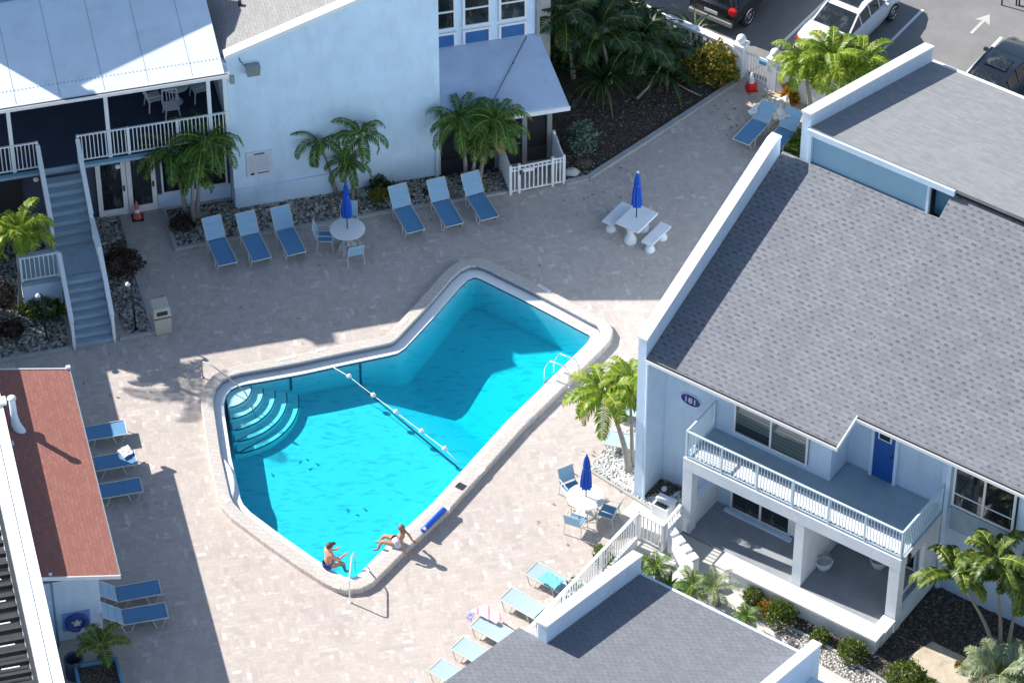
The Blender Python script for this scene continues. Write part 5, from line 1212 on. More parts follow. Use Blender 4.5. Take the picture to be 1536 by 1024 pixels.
for i, (x, y, s_, lb) in enumerate(((858, 262, .24, 'pale rock on the pebbles behind the white porch fence'), (1010, 845, .0, ''), )):
    if s_:
        rnd = random.Random(i); mb = MB(); mb.ball((0, 0, s_ * .4), s_, 9, 6, (1.1, .8, .6)); mb.v = [(a + rnd.uniform(-.03, .03), b + rnd.uniform(-.03, .03), c) for a, b, c in mb.v]; o = mb.build('rock', PS[2], loc=at(x, y), smooth=50); tag(o, lb, 'rock')
rnd = random.Random(5); mb = MB(); mb.ball((0, 0, .1), .3, 10, 6, (1.1, .7, .7)); o = mb.build('dark_rock', M['mulch'], loc=at(874, 250), smooth=True); tag(o, 'dark lump of rock in the pebble corner of the shaded bed', 'rock')
# ================================================================== PLANTS
def frond(mb, base, az, el, L, droop, leaf, n=22, w_=.045, sag=.5, rnd=random, fold=.5, ra=.012):
    """arched palm leaf: midrib and two rows of narrow leaflets"""
    p = Vector(base); e = el; pts_ = [p.copy()]; dirs = []; seg_ = 12
    side_curve = rnd.uniform(-.25, .25)
    for i in range(seg_):
        d = Vector((math.cos(e) * math.cos(az), math.cos(e) * math.sin(az), math.sin(e))); dirs.append(d); p = p + d * (L / seg_); pts_.append(p.copy()); e -= droop * (.5 + i / seg_) / seg_; az += side_curve / seg_
    dirs.append(dirs[-1])
    mb.cur = 1; mb.tube([tuple(q) for q in pts_], [ra * (1.6 - 1.3 * i / seg_) for i in range(seg_ + 1)], 4, cap=False); mb.cur = 0
    for k in range(n):
        t_ = .10 + .90 * (k + .5) / n; f = t_ * seg_; i = min(seg_ - 1, int(f)); q = pts_[i].lerp(pts_[i + 1], f - i); d = dirs[i]
        sd = d.cross(Zv)
        if sd.length < .1: sd = Vector((1, 0, 0))
        sd.normalize(); up = sd.cross(d)
        ln = leaf * (math.sin(math.pi * min(1, .12 + t_ * .93)) ** .55) * rnd.uniform(.85, 1.1)
        for s in (-1, 1):
            a = rnd.uniform(.45, .75); o = (sd * s * 1.0 + d * a + up * rnd.uniform(.15, .5) * fold).normalized()
            m = q + o * ln * .5; o2 = (o + Vector((0, 0, -sag * rnd.uniform(.7, 1.4)))).normalized(); tip = m + o2 * ln * .5
            wv = (d - o * d.dot(o)).normalized() * w_ / 2
            mb.add([q - wv * .5, q + wv * .5, m + wv, m - wv, tip + wv * .12, tip - wv * .12], [(0, 1, 2, 3), (3, 2, 4, 5)])
def palm_mesh(seed, nf=17, L=1.5, leaf=.42, droop=1.5, n=22, w_=.045, sag=.5, mat='palm', emin=-.35, emax=1.25, fold=.5):
    rnd = random.Random(seed); mb = MB()
    for i in range(nf):
        az = i * 2.399 + rnd.uniform(-.25, .25); q = (i + .5) / nf; el = emin + (emax - emin) * q ** .8 + rnd.uniform(-.12, .12)
        frond(mb, (0, 0, rnd.uniform(-.03, .03)), az, el, L * rnd.uniform(.82, 1.1) * (1 - .25 * max(0, q - .8) * 4 * .5), droop * rnd.uniform(.8, 1.2), leaf, n, w_, sag, rnd, fold)
    me = bpy.data.meshes.new('fronds'); me.from_pydata(mb.v, [], mb.f); me.materials.append(M[mat]); me.materials.append(M['shaft']); me.polygons.foreach_set('material_index', mb.m); me.update(); return me
PM = {}
def palm(label, group, crown, base, key, scale=1.0, rz=0.0, trunk_r=.07, shaft=True, name='palm_tree', dry=0, **kw):
    """crown and base are real points"""
    if key not in PM: PM[key] = palm_mesh(hash_(key), **kw)
    b = Vector(base); o = thing(name, label, 'palm tree', b, 0, group); c = Vector(crown) - b
    cr = bpy.data.objects.new('crown', PM[key]); COL.objects.link(cr); cr.parent = o; cr.location = c; cr.scale = (scale,) * 3; rt = random.Random(hash_(label)); cr.rotation_euler = (rt.uniform(-.16, .16), rt.uniform(-.16, .16), rz)
    if dry:
        dm = MB()
        for k in range(dry): frond(dm, (0, 0, -.05), rz + rt.uniform(0, 6.28), rt.uniform(-.7, -.2), 1.15 * scale, 1.3, .30, 18, .05, .8, rt, .4)
        df = dm.build('dry_frond', [M['dry'], M['brown']], o, loc=tuple(c))
    n_ = 12; P = []; rr = []
    for i in range(n_ + 1):
        t_ = i / n_; x = c.x * t_ ** 1.4; y = c.y * t_ ** 1.4; P.append((x, y, c.z * t_)); rr.append(trunk_r * (1.45 - .75 * min(1, t_ * 1.6)) * (1 + .05 * (i % 2)))
    if c.z > .3: MB().tube(P, rr, 10).build('trunk', M['trunk'], o, smooth=True)
    if shaft and c.z > .6: MB().tube([Vector(P[-2]).lerp(Vector(P[-1]), .2) - Zv * .12, Vector(P[-1]) + Zv * .06], [trunk_r * .8, trunk_r * .55], 8).build('crownshaft', M['shaft'], o, smooth=True)
    return o
def hash_(s): return sum((i + 1) * ord(ch) for i, ch in enumerate(s)) % 9973
def cp(px, py, bx, by, dz=0):
    """crown point above a base seen at (bx,by): height from the picture, sideways lean from px"""
    b = at(bx, by); lo, hi = 0, 12
    C_ = cam.location
    for _ in range(40):
        m = (lo + hi) / 2; v = Vector((b.x, b.y, m)) - C_; w_ = v.y * math.cos(TH) - v.z * math.sin(TH); u_ = v.y * math.sin(TH) + v.z * math.cos(TH)
        if 512 - FPX * u_ / w_ > py: lo = m
        else: hi = m
    q = at(px, py, lo); return Vector((q.x, b.y, lo)), b
K1 = dict(nf=20, L=1.45, leaf=.31, droop=2.3, n=30, w_=.040, sag=1.2)
GA = 'small palms in the pebble bed along the blue wall'
def PP(label, group, c, b, key, sc_=1, rz=0, tr=.065, **kw): cr, ba = cp(c[0], c[1], b[0], b[1]); return palm(label, group, cr, ba, key, sc_, rz, tr, **kw)
PP('left palm of the dense pair in front of the glass doors', GA, (258, 232), (280, 326), 'dense', 1.05, .3, dry=1, **dict(K1, nf=24, L=1.55))
PP('right palm of the dense pair leaning towards the big wall', GA, (308, 216), (296, 328), 'dense', 1.1, 2.0)
PP('small low palm tucked under the dense pair by the porch', GA, (288, 262), (290, 330), 'slim', .8, 1.0, **dict(K1, nf=12, droop=2.6, L=1.3))
PP('left palm of the three behind the closed umbrella', GA, (478, 213), (504, 292), 'slim', .98, 2.2, .05)
PP('tallest palm of the three behind the closed umbrella', GA, (541, 204), (529, 300), 'slim', 1.0, 4.1, .05)
PP('lowest palm of the three behind the closed umbrella', GA, (522, 246), (517, 300), 'slim', .8, 5.3, .05)
PP('left palm of the pair covering the screened porch', GA, (692, 184), (700, 279), 'dense', .95, 1.2)
PP('right palm of the pair covering the screened porch', GA, (742, 184), (718, 279), 'dense', .95, 3.4, dry=2)
PP('lowest palm with yellowing fronds in front of the screened porch', GA, (716, 214), (708, 282), 'fall', .8, .5, mat='palm_b', nf=15, L=1.3, leaf=.31, droop=2.7, n=28, w_=.04, sag=1.1)
K2 = dict(nf=19, L=1.45, leaf=.35, droop=2.6, n=30, w_=.045, sag=1.1, mat='palm_y')
PP('bright green palm leaning left over the pool edge by the townhouse', 'bright palms by the gable wall', (908, 590), (943, 706), 'bright', 1.12, .4, .08, dry=1, **K2)
PP('bright green palm close against the gable wall', 'bright palms by the gable wall', (944, 572), (948, 700), 'bright', .85, 2.9, .06)
PP('sunlit palm with a thin curved trunk in front of the stairs landing', 'small palms left of the stairs', (30, 345), (31, 470), 'bright2', 1.1, 1.3, .055, **dict(K2, nf=15, L=1.25))
GB = 'bright palms beside the parking gate'
for (x, y, bx, by, rz, s_, lb) in ((1205, 95, 1215, 165, 1, .95, 'bright palm leftmost behind the white roof parapet, over the pots'), (1248, 88, 1240, 168, 3, 1.1, 'bright palm in the middle behind the white roof parapet'), (1292, 92, 1276, 160, 5, .95, 'bright palm rightmost behind the white roof parapet, under the silver white car')):
    PP(lb, GB, (x, y), (bx, by), 'bright3', s_ * 1.1, rz, .07, **dict(K2, nf=24, L=1.35, droop=2.3))
K3 = dict(nf=9, L=1.55, leaf=.36, droop=2.6, n=34, w_=.085, sag=1.1, mat='palm_b', emin=.1, emax=1.3, fold=.7)
GD = 'broad arching palms in the dark rock bed'
PP('arching palm with a leaning trunk right of the patio corner', GD, (1432, 862), (1488, 972), 'broad', .95, .6, .05, **K3)
PP('arching palm standing behind the others near the right edge', GD, (1492, 838), (1500, 968), 'broad', 1.0, 2.5, .05, dry=2)
PP('arching palm cut by the right edge of the photo', GD, (1532, 870), (1512, 972), 'broad', .95, 4.4, .05)
PP('low young palm in the planter box at the lower left', 'planter palms', (152, 968), (152, 1000), 'planter', 1.0, .4, .12, name='planter_palm', mat='palm_b', nf=10, L=1.05, leaf=.30, droop=1.5, n=22, w_=.045, sag=.4, emin=.0, shaft=False)
# palm that stands outside the frame; its shadow falls on the deck
q = at(287, 590); H_ = 7.3; b = q - SHV * H_; palm('tall palm standing left of the stairs outside the photo, throwing its shadow on the deck', 'tall palms', (b.x, b.y, H_), (b.x - .5, b.y + .25, 0), 'shadow', 1.0, 1.2, .09, nf=9, L=1.7, leaf=.42, droop=1.9, n=26, w_=.04, sag=.5)

# shrubs
def leaf_ball(name, c, rad, n, size, mat, seed=1, sq=(1, 1, 1), box=False, parent=None):
    rnd = random.Random(seed); mb = MB()
    for _ in range(n):
        a = rnd.uniform(0, 6.283); z = rnd.uniform(-.35, 1); r_ = rnd.uniform(.72, 1.05) * (1 + .12 * math.sin(a * 3 + seed) + .1 * math.sin(a * 5 + z * 6 + seed)); s_ = math.sqrt(max(0, 1 - z * z))
        if box: p = Vector((rnd.uniform(-1, 1), rnd.uniform(-1, 1), rnd.uniform(.0, 1))); k = rnd.randrange(4); p[0 if k == 0 else 1 if k == 1 else 2] = rnd.choice((-1, 1)) if k < 2 else 1; p += Vector((rnd.uniform(-.08, .08), rnd.uniform(-.08, .08), rnd.uniform(-.1, .1)))
        else: p = Vector((s_ * math.cos(a), s_ * math.sin(a), z)) * r_
        p = Vector((p.x * rad * sq[0], p.y * rad * sq[1], p.z * rad * sq[2])) + Vector(c); o = Vector((rnd.uniform(-1, 1), rnd.uniform(-1, 1), rnd.uniform(-.3, 1))).normalized(); t_ = o.cross(Vector((rnd.uniform(-1, 1), rnd.uniform(-1, 1), rnd.uniform(-1, 1)))).normalized()
        L = size * rnd.uniform(.6, 1.25); w_ = t_ * L * .28
        mb.add([p, p + o * L * .5 + w_, p + o * L, p + o * L * .5 - w_], [(0, 1, 2, 3)])
    return mb.build(name, mat, parent)
def shrub(label, cat, px, py, rad, mat, n=700, size=.09, sq=(1, 1, .9), group=None, name='shrub', box=False, h0=.25, seed=None):
    b = at(px, py); o = thing(name, label, cat, b, 0, group); z = rad * h0 if not box else .05
    leaf_ball('foliage', (0, 0, z + (rad * .25 if not box else 0)), rad, n, size, M[mat], seed or int(px), sq, box, o)
    mb = MB()
    for k in range(4): mb.tube([(0, 0, 0), (.35 * rad * math.cos(k * 1.6), .35 * rad * math.sin(k * 1.6), rad * .9 * sq[2])], [.02, .008], 5)
    mb.build('stem', M['brown'], o); return o
GS = 'clipped bushes along the patio wall'
shrub('first clipped bush from the steps, dark green with pale tips', 'bush', 1131, 900, .30, 'bush', 650, .08, group=GS, name='clipped_bush')
shrub('clipped bush with orange leaves on its left side', 'bush', 1170, 930, .44, 'bush', 1100, .09, group=GS, name='clipped_bush')
shrub('orange croton patch leaning on the second clipped bush', 'bush', 1150, 917, .26, 'bush_o', 450, .09, name='croton')
shrub('smallest clipped bush in the row by the patio wall', 'bush', 1230, 960, .26, 'bush', 600, .08, group=GS, name='clipped_bush')
shrub('round clipped bush in front of the patio wall corner', 'bush', 1277, 985, .40, 'bush', 1100, .085, group=GS, name='clipped_bush')
shrub('largest clipped bush, cut by the bottom edge of the photo', 'bush', 1357, 1025, .52, 'bush', 1500, .09, group=GS, name='clipped_bush')
shrub('small clipped bush at the bottom edge right of the largest one', 'bush', 1388, 1040, .34, 'bush', 700, .09, group=GS, name='clipped_bush')
GR = 'round dark red bushes'
shrub('large round dark red bush beside the stairs', 'bush', 184, 405, .60, 'bush_r', 2600, .085, group=GR, sq=(1, 1, .8))
shrub('round dark red bush at the foot of the dense palms', 'bush', 273, 342, .36, 'bush_r', 1300, .07, group=GR, sq=(1, 1, .85))
shrub('round dark red bush at the left edge of the pebbles', 'bush', 18, 502, .38, 'bush_r', 1400, .07, group=GR, sq=(1, 1, .85))
shrub('dark bush at the left edge under the sunlit palm', 'bush', -2, 455, .55, 'bush_r', 1500, .08, group=GR, sq=(1, 1, .9))
shrub('leafy green hedge patch with pale leaves under the stair landing', 'bush', 64, 470, .60, 'bush', 900, .17, sq=(1.1, 1.0, .75), seed=4)
shrub('grey green conical shrub with thick leaves beside the porch awning', 'bush', 873, 228, .48, 'agave', 1600, .12, sq=(1, 1, 1.45), h0=.7, name='agave_shrub')
shrub('yellow and green croton hedge beside the white gate post', 'hedge', 1066, 118, .80, 'bush_y', 3000, .15, sq=(1.15, .8, 1.1), box=False, name='croton_hedge')
shrub('bright green shrub between the two white roof parapets', 'bush', 1207, 240, .62, 'bush', 1700, .14, sq=(1.0, 1.0, 1.1), name='bright_shrub', seed=77)
shrub('yellow leafed plant under the bright palms by the pots', 'bush', 1187, 150, .34, 'bush_o', 380, .2, sq=(.7, .7, 1.3), name='croton')
shrub('low plant with yellow leaves on the pebbles right of the three palms', 'plant', 566, 300, .28, 'bush_y', 160, .16, name='low_plant')
shrub('dark low plant against the blue wall right of the three palms', 'plant', 570, 282, .26, 'strap', 160, .18, name='low_plant')
shrub('sparse low plant on the pebbles left of the wall loungers', 'plant', 592, 291, .22, 'bush', 90, .16, name='low_plant')
shrub('small dark plant on the pebbles between two wall loungers', 'plant', 646, 290, .16, 'bush_r', 90, .12, name='low_plant')
shrub('fallen orange plant lying on the sandy patch', 'plant', 1441, 1003, .17, 'bush_o', 120, .12, sq=(1, 1, .6), name='low_plant')
shrub('green shrub behind the sunlit table railing, beside the planks', 'bush', 905, 845, .35, 'bush', 350, .12, sq=(.8, 1.6, .9), name='low_plant')
shrub('pale yellow green shrub showing through the long picket railing', 'bush', 862, 905, .40, 'bush', 450, .14, sq=(.7, 1.6, .9), name='low_plant')
def strap_plant(label, px, py, n, L, mat, w_=.07, up=.9, group=None, name='strap_plant', h=0, seed=1, sag=1.6):
    rnd = random.Random(seed); mb = MB()
    for i in range(n):
        az = i * 2.399 + rnd.uniform(-.3, .3); e = up * rnd.uniform(.35, 1.35); p = Vector((0, 0, h)); l_ = L * rnd.uniform(.7, 1.15); P = [p]; sgm = 7
        for k in range(sgm): p = p + Vector((math.cos(e) * math.cos(az), math.cos(e) * math.sin(az), math.sin(e))) * l_ / sgm; P.append(p); e -= sag * rnd.uniform(.8, 1.2) / sgm
        sd = Vector((-math.sin(az), math.cos(az), 0)); vs = []
        for k, q in enumerate(P): ww = w_ / 2 * (math.sin(math.pi * min(.97, .12 + .88 * k / sgm)) + .08); vs += [q - sd * ww, q + Vector((0, 0, -ww * .35)), q + sd * ww]
        mb.add(vs, [(3 * k, 3 * k + 1, 3 * k + 4, 3 * k + 3) for k in range(sgm)] + [(3 * k + 1, 3 * k + 2, 3 * k + 5, 3 * k + 4) for k in range(sgm)])
    o = thing(name, label, 'plant', at(px, py), 0, group); mb.build('leaves', M[mat], o)
    MB().tube([(0, 0, 0), (0, 0, h + .05)], [.09, .06], 8).build('trunk', M['brown'], o); return o
GK = 'dark palms and strap leafed plants in the shaded garden bed'
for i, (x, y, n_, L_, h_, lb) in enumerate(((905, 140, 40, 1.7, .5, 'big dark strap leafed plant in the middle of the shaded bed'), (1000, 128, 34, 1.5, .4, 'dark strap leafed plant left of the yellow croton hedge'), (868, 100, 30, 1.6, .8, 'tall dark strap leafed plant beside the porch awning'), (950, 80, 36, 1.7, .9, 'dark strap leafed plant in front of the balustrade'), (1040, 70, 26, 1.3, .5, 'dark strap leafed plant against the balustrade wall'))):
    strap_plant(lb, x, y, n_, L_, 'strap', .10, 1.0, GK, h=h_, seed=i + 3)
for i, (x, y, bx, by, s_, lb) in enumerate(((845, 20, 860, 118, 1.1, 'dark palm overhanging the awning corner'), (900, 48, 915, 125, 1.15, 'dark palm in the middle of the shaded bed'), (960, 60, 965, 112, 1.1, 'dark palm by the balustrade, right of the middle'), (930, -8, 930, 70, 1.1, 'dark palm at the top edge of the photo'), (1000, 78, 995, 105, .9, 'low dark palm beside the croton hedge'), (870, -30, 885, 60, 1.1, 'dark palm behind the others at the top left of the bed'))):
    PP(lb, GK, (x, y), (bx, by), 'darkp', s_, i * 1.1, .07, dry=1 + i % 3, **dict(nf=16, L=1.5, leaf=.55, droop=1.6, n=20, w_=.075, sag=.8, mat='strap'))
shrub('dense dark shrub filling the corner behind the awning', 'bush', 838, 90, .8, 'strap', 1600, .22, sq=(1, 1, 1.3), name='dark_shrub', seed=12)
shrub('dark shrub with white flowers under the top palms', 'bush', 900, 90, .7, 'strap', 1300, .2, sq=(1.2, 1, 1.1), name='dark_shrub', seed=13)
o = thing('fallen_branch', 'bare pale branch lying on the shaded mulch', 'branch', at(955, 150)); MB().tube([(0, 0, .05), (.35, .3, .25), (.75, .75, .7), (1.05, 1.2, 1.3)], [.05, .045, .035, .02], 7).build('wood', M['trunk'], o, smooth=True)
o = thing('fallen_branch', 'straight pale branch lying beside the kerb of the shaded bed', 'branch', at(1052, 146)); MB().tube([(0, 0, .05), (-.5, .35, .07), (-.95, .75, .12)], [.04, .035, .03], 7).build('wood', M['trunk'], o, smooth=True)
# cycads beside the near roof
GY = 'cycads along the near roof'
KC = dict(nf=16, L=.95, leaf=.2, droop=1.6, n=30, w_=.022, sag=.25, emin=-.1, emax=1.2, mat='palm')
PP('cycad just behind the corner of the near white parapet', GY, (985, 850), (988, 872), 'cycad', .75, .3, .09, name='cycad', shaft=False, **KC)
PP('dark green cycad between the near roof and the walkway', GY, (1040, 880), (1042, 905), 'cycad', .85, 1.9, .09, name='cycad', shaft=False)
PP('grey green fine leafed cycad arching over the walkway', GY, (1072, 880), (1075, 905), 'silverc', .8, 3.0, .09, name='cycad', shaft=False, **dict(KC, mat='silver', nf=13, L=1.1))
PP('low cycad at the edge of the near roof further right', GY, (1120, 925), (1122, 948), 'cycad', .62, 4.2, .09, name='cycad', shaft=False)
PP('silvery fan leafed palm in the bottom right corner', 'silvery palms', (1500, 1010), (1500, 1050), 'silverb', 1.15, .5, .1, name='silver_palm', shaft=False, mat='silver', nf=24, L=1.1, leaf=.34, droop=1.3, n=26, w_=.04, sag=.3, emin=.0)
strap_plant('bright green leafy plant between the parapet and the planks', 960, 872, 26, .85, 'bush', .11, 1.2, seed=21)
strap_plant('broad leafed plant next to the near roof gutter', 1002, 892, 24, .8, 'palm', .12, 1.2, seed=22)

# ================================================================== CARS (frame R)
def car(name, label, u, v, deg, paint, kind='sedan', L=4.7, W=1.82):
    o = thing(name, label, 'car', FR.w(u, v, 0), FR.a + R(deg))
    if kind == 'sedan':
        X = [0, .06, .25, .75, 1.05, 1.75, 2.35, 2.95, 3.35, 3.95, 4.45, 4.66, 4.72]
        ZB = [.55, .42, .26, .22, .22, .22, .22, .22, .22, .24, .28, .42, .55]; ZT = [.72, .92, 1.0, 1.02, 1.00, .99, .98, .97, .98, .92, .82, .70, .60]
        HW = [.66, .78, .86, .90, .91, .91, .91, .91, .90, .88, .82, .72, .6]; RF = {4: (1.02, .74), 5: (1.38, .62), 6: (1.45, .60), 7: (1.40, .62), 8: (1.00, .74)}
        RF[4] = (1.02, .72); glass = (4, 8)
    else:
        X = [0, .05, .18, .45, 1.0, 1.9, 2.8, 3.3, 3.75, 4.2, 4.65, 4.85, 4.92]
        ZB = [.62, .48, .42, .34, .32, .32, .32, .32, .32, .34, .40, .5, .65]; ZT = [.95, 1.05, 1.12, 1.14, 1.14, 1.13, 1.12, 1.12, 1.13, 1.10, 1.02, .95, .85]
        HW = [.80, .90, .95, .97, .97, .97, .97, .97, .96, .94, .9, .84, .74]; RF = {2: (1.14, .86), 3: (1.72, .74), 4: (1.79, .74), 5: (1.81, .74), 6: (1.76, .74), 7: (1.66, .74), 8: (1.15, .84)}; glass = (2, 8)
    n = len(X); rows = []
    for i in range(n):
        z0, z1_, h = ZB[i], ZT[i], HW[i]; rows.append([(h * .88, z0), (h * .98, z0 + (z1_ - z0) * .25), (h, z0 + (z1_ - z0) * .6), (h * .955, z0 + (z1_ - z0) * .9), (h * .86, z1_)])
    mb = MB()
    for i in range(n):
        r_ = rows[i]; vs = [(X[i], y, z) for y, z in r_] + [(X[i], -y, z) for y, z in r_[::-1]]
        mb.v += vs
    k = 10
    for i in range(n - 1):
        for j in range(k): a = i * k + j; b = i * k + (j + 1) % k; mb.f.append([a, b, b + k, a + k]); mb.m.append(0)
    mb.f.append(list(range(k))[::-1]); mb.m.append(0); mb.f.append([(n - 1) * k + j for j in range(k)]); mb.m.append(0)
    body = mb.build('body', paint, o, smooth=35)
    # greenhouse
    ks = sorted(RF); roof = MB(); gl = []
    for a, b in zip(ks[:-1], ks[1:]):
        za, ha = RF[a]; zb, hb = RF[b]; xa, xb = X[a], X[b]
        ba_, bb_ = HW[a] * .86, HW[b] * .86
        top = [(xa, ha, za), (xb, hb, zb), (xb, -hb, zb), (xa, -ha, za)]
        first_, last_ = a == ks[0], b == ks[-1]
        if first_ or last_: 
            g = MB(); dn = .01; g.hexa([(p[0], p[1] * .96, p[2] - .03) for p in top[::-1]] + [(p[0], p[1] * .96, p[2] + .006) for p in top[::-1]]); g.build('rear_window' if first_ else 'windshield', M['glass'], o)
        else:
            roof.hexa([(p[0], p[1], p[2] - .04) for p in top[::-1]] + [(p[0], p[1] * 1.0, p[2]) for p in top[::-1]])
        for s in (1, -1):
            g = MB(); g.quad((xa, s * ba_, ZT[a] - .01), (xb, s * bb_, ZT[b] - .01), (xb, s * hb, zb - .02), (xa, s * ha, za - .02))
            q = g.build('side_window', M['glass'], o); q.modifiers.new('t', 'SOLIDIFY').thickness = .012
            roof.bar((xa, s * ha, za - .005), (xb, s * hb, zb - .005), .06, .05)
            if not first_: roof.bar((xa, s * (ba_ + .003), ZT[a]), (xa, s * (ha + .003), za), .05, .04)
    roof.build('roof', paint, o, smooth=30)
    if kind == 'sedan': MB().box(2.0, 2.65, -.4, .4, 1.435, 1.46).build('sunroof', M['glass'], o)
    else:
        for s in (1, -1): MB().tube([(.6, s * .68, 1.80), (.7, s * .68, 1.87), (2.9, s * .68, 1.87), (3.0, s * .68, 1.78)], .02, 6).build('roof_rail', M['grey_metal'], o)
        MB().box(.9, 2.5, -.5, .5, 1.80, 1.83).build('sunroof', M['pane'], o)
    zc = .33 if kind == 'sedan' else .39
    for x in (.95 if kind == 'sedan' else .95, 3.75 if kind == 'sedan' else 3.9):
        for s in (1, -1):
            wh = MB().tube([(x, s * (W / 2 - .22), zc), (x, s * (W / 2 + .0), zc)], zc, 22).build('wheel', M['tyre'], o, smooth=40)
            mb = MB(); mb.tube([(x, s * (W / 2 - .0), zc), (x, s * (W / 2 + .008), zc)], zc * .30, 12)
            for q in range(5): a = q * 1.2566; mb.bar((x, s * (W / 2 + .004), zc), (x + math.cos(a) * zc * .66, s * (W / 2 + .004), zc + math.sin(a) * zc * .66), .05, .02)
            mb.tube([(x + math.cos(a) * zc * .68, s * (W / 2 + .003), zc + math.sin(a) * zc * .68) for a in [2 * math.pi * i / 18 for i in range(18)]], .015, 6, close=True); mb.build('rim', M['steel'], wh)
    zt = .80 if kind == 'sedan' else 1.0; hh = HW[1] - .1
    for s in (1, -1):
        MB().box(-.0 if kind != 'sedan' else .02, .22, s * hh - .12, s * hh + .12, zt - .10, zt + .12).build('taillight', M['taillight'], o, bevel=.03)
        MB().box(L * .66, L * .66 + .12, s * (W / 2 + .02) - .08, s * (W / 2 + .02) + .08, .98 if kind == 'sedan' else 1.15, 1.1 if kind == 'sedan' else 1.32).build('mirror', paint, o, bevel=.02)
        MB().box(L - .25, L - .02, s * .6 - .12, s * .6 + .12, .62, .72).build('headlight', M['pane'], o)
    MB().box(-.05, .06, -W / 2 + .1, W / 2 - .1, .42, .60).build('bumper', M['grey_metal'] if kind != 'sedan' else paint, o, bevel=.03)
    MB().box(-.015 if kind != 'sedan' else .0, .03, -.26, .26, .72, .84).build('licence_plate', M['plastic_w'], o)
    return o
car('parked_car', 'black sport utility car parked tail first behind the white balustrade', -10.42, 20.30, 90, M['car_black'], 'suv', 4.9, 1.94)
car('parked_car', 'silver white sedan parked behind the bright palms', -6.45, 20.55, 90, M['car_silver'], 'sedan')
car('parked_car', 'dark blue sedan at the right edge beside the grey roof gutter', -.62, 20.35, 90, M['car_navy'], 'sedan')

# ================================================================== PEOPLE
def body(joints, edges, root, mat, parent, name='body', sub=2):
    names = list(joints); me = bpy.data.meshes.new(name); me.from_pydata([joints[k][0] for k in names], [(names.index(a), names.index(b)) for a, b in edges], [])
    me.materials.append(mat); o = bpy.data.objects.new(name, me); COL.objects.link(o); o.parent = parent
    m = o.modifiers.new('skin', 'SKIN'); m.use_smooth_shade = True; sv = me.skin_vertices[0].data if me.skin_vertices else None
    if sv is None:
        bpy.context.view_layer.objects.active = o; bm = bmesh.new(); bm.from_mesh(me); bm.verts.layers.skin.verify(); bm.to_mesh(me); bm.free(); sv = me.skin_vertices[0].data
    for i, k in enumerate(names):
        r_ = joints[k][1]; sv[i].radius = r_ if isinstance(r_, tuple) else (r_, r_); sv[i].use_root = (k == root)
    s_ = o.modifiers.new('sub', 'SUBSURF'); s_.levels = sub; s_.render_levels = sub
    return o
def hand(J, E, wrist, elbow_name, pre, spread, fdir, curl):
    """palm and five fingers grown from a wrist joint; fdir = direction of the fingers, spread = across the palm"""
    w_ = Vector(J[wrist][0]); f = Vector(fdir).normalized(); s = Vector(spread).normalized(); n_ = f.cross(s)
    pm = w_ + f * .05; J[pre + 'palm'] = (tuple(pm), (.032, .018)); E.append((wrist, pre + 'palm'))
    for i, (off, ln) in enumerate(((-.030, .060), (-.010, .075), (.012, .072), (.032, .055))):
        a = pm + f * .035 + s * off; b = a + f * ln * .55 - n_ * curl * .3; c = b + f * ln * .4 - n_ * curl
        J[pre + f'f{i}a'] = (tuple(a), .0105); J[pre + f'f{i}b'] = (tuple(b), .009); J[pre + f'f{i}c'] = (tuple(c), .0075)
        E += [(pre + 'palm', pre + f'f{i}a'), (pre + f'f{i}a', pre + f'f{i}b'), (pre + f'f{i}b', pre + f'f{i}c')]
    a = w_ + f * .03 - s * .038; b = a + f * .03 - s * .025; J[pre + 'ta'] = (tuple(a), .012); J[pre + 'tb'] = (tuple(b), .009); E += [(pre + 'palm', pre + 'ta'), (pre + 'ta', pre + 'tb')]
def face(parent, hc, fw, mat_s, up=Zv):
    """eyes, nose, mouth, ears on a head centred at hc looking along fw"""
    fw = Vector(fw).normalized(); sd = fw.cross(up).normalized()
    mb = MB(); mb.ball(tuple(hc + fw * .098 - Zv * .012), .016, 8, 6, (1, 1, 1.4)); mb.build('nose', mat_s, parent, smooth=True)
    for s in (-1, 1): MB().ball(tuple(hc + fw * .085 + sd * s * .033 + Zv * .015), .011, 8, 5).build('eye', M['black'], parent, smooth=True); MB().ball(tuple(hc + sd * s * .078 - Zv * .005), .022, 8, 6, (.6, .6, 1.3)).build('ear', mat_s, parent, smooth=True)
    MB().bar(tuple(hc + fw * .088 - sd * .022 - Zv * .055), tuple(hc + fw * .088 + sd * .022 - Zv * .055), .008, .012).build('mouth', M['taillight'], parent)
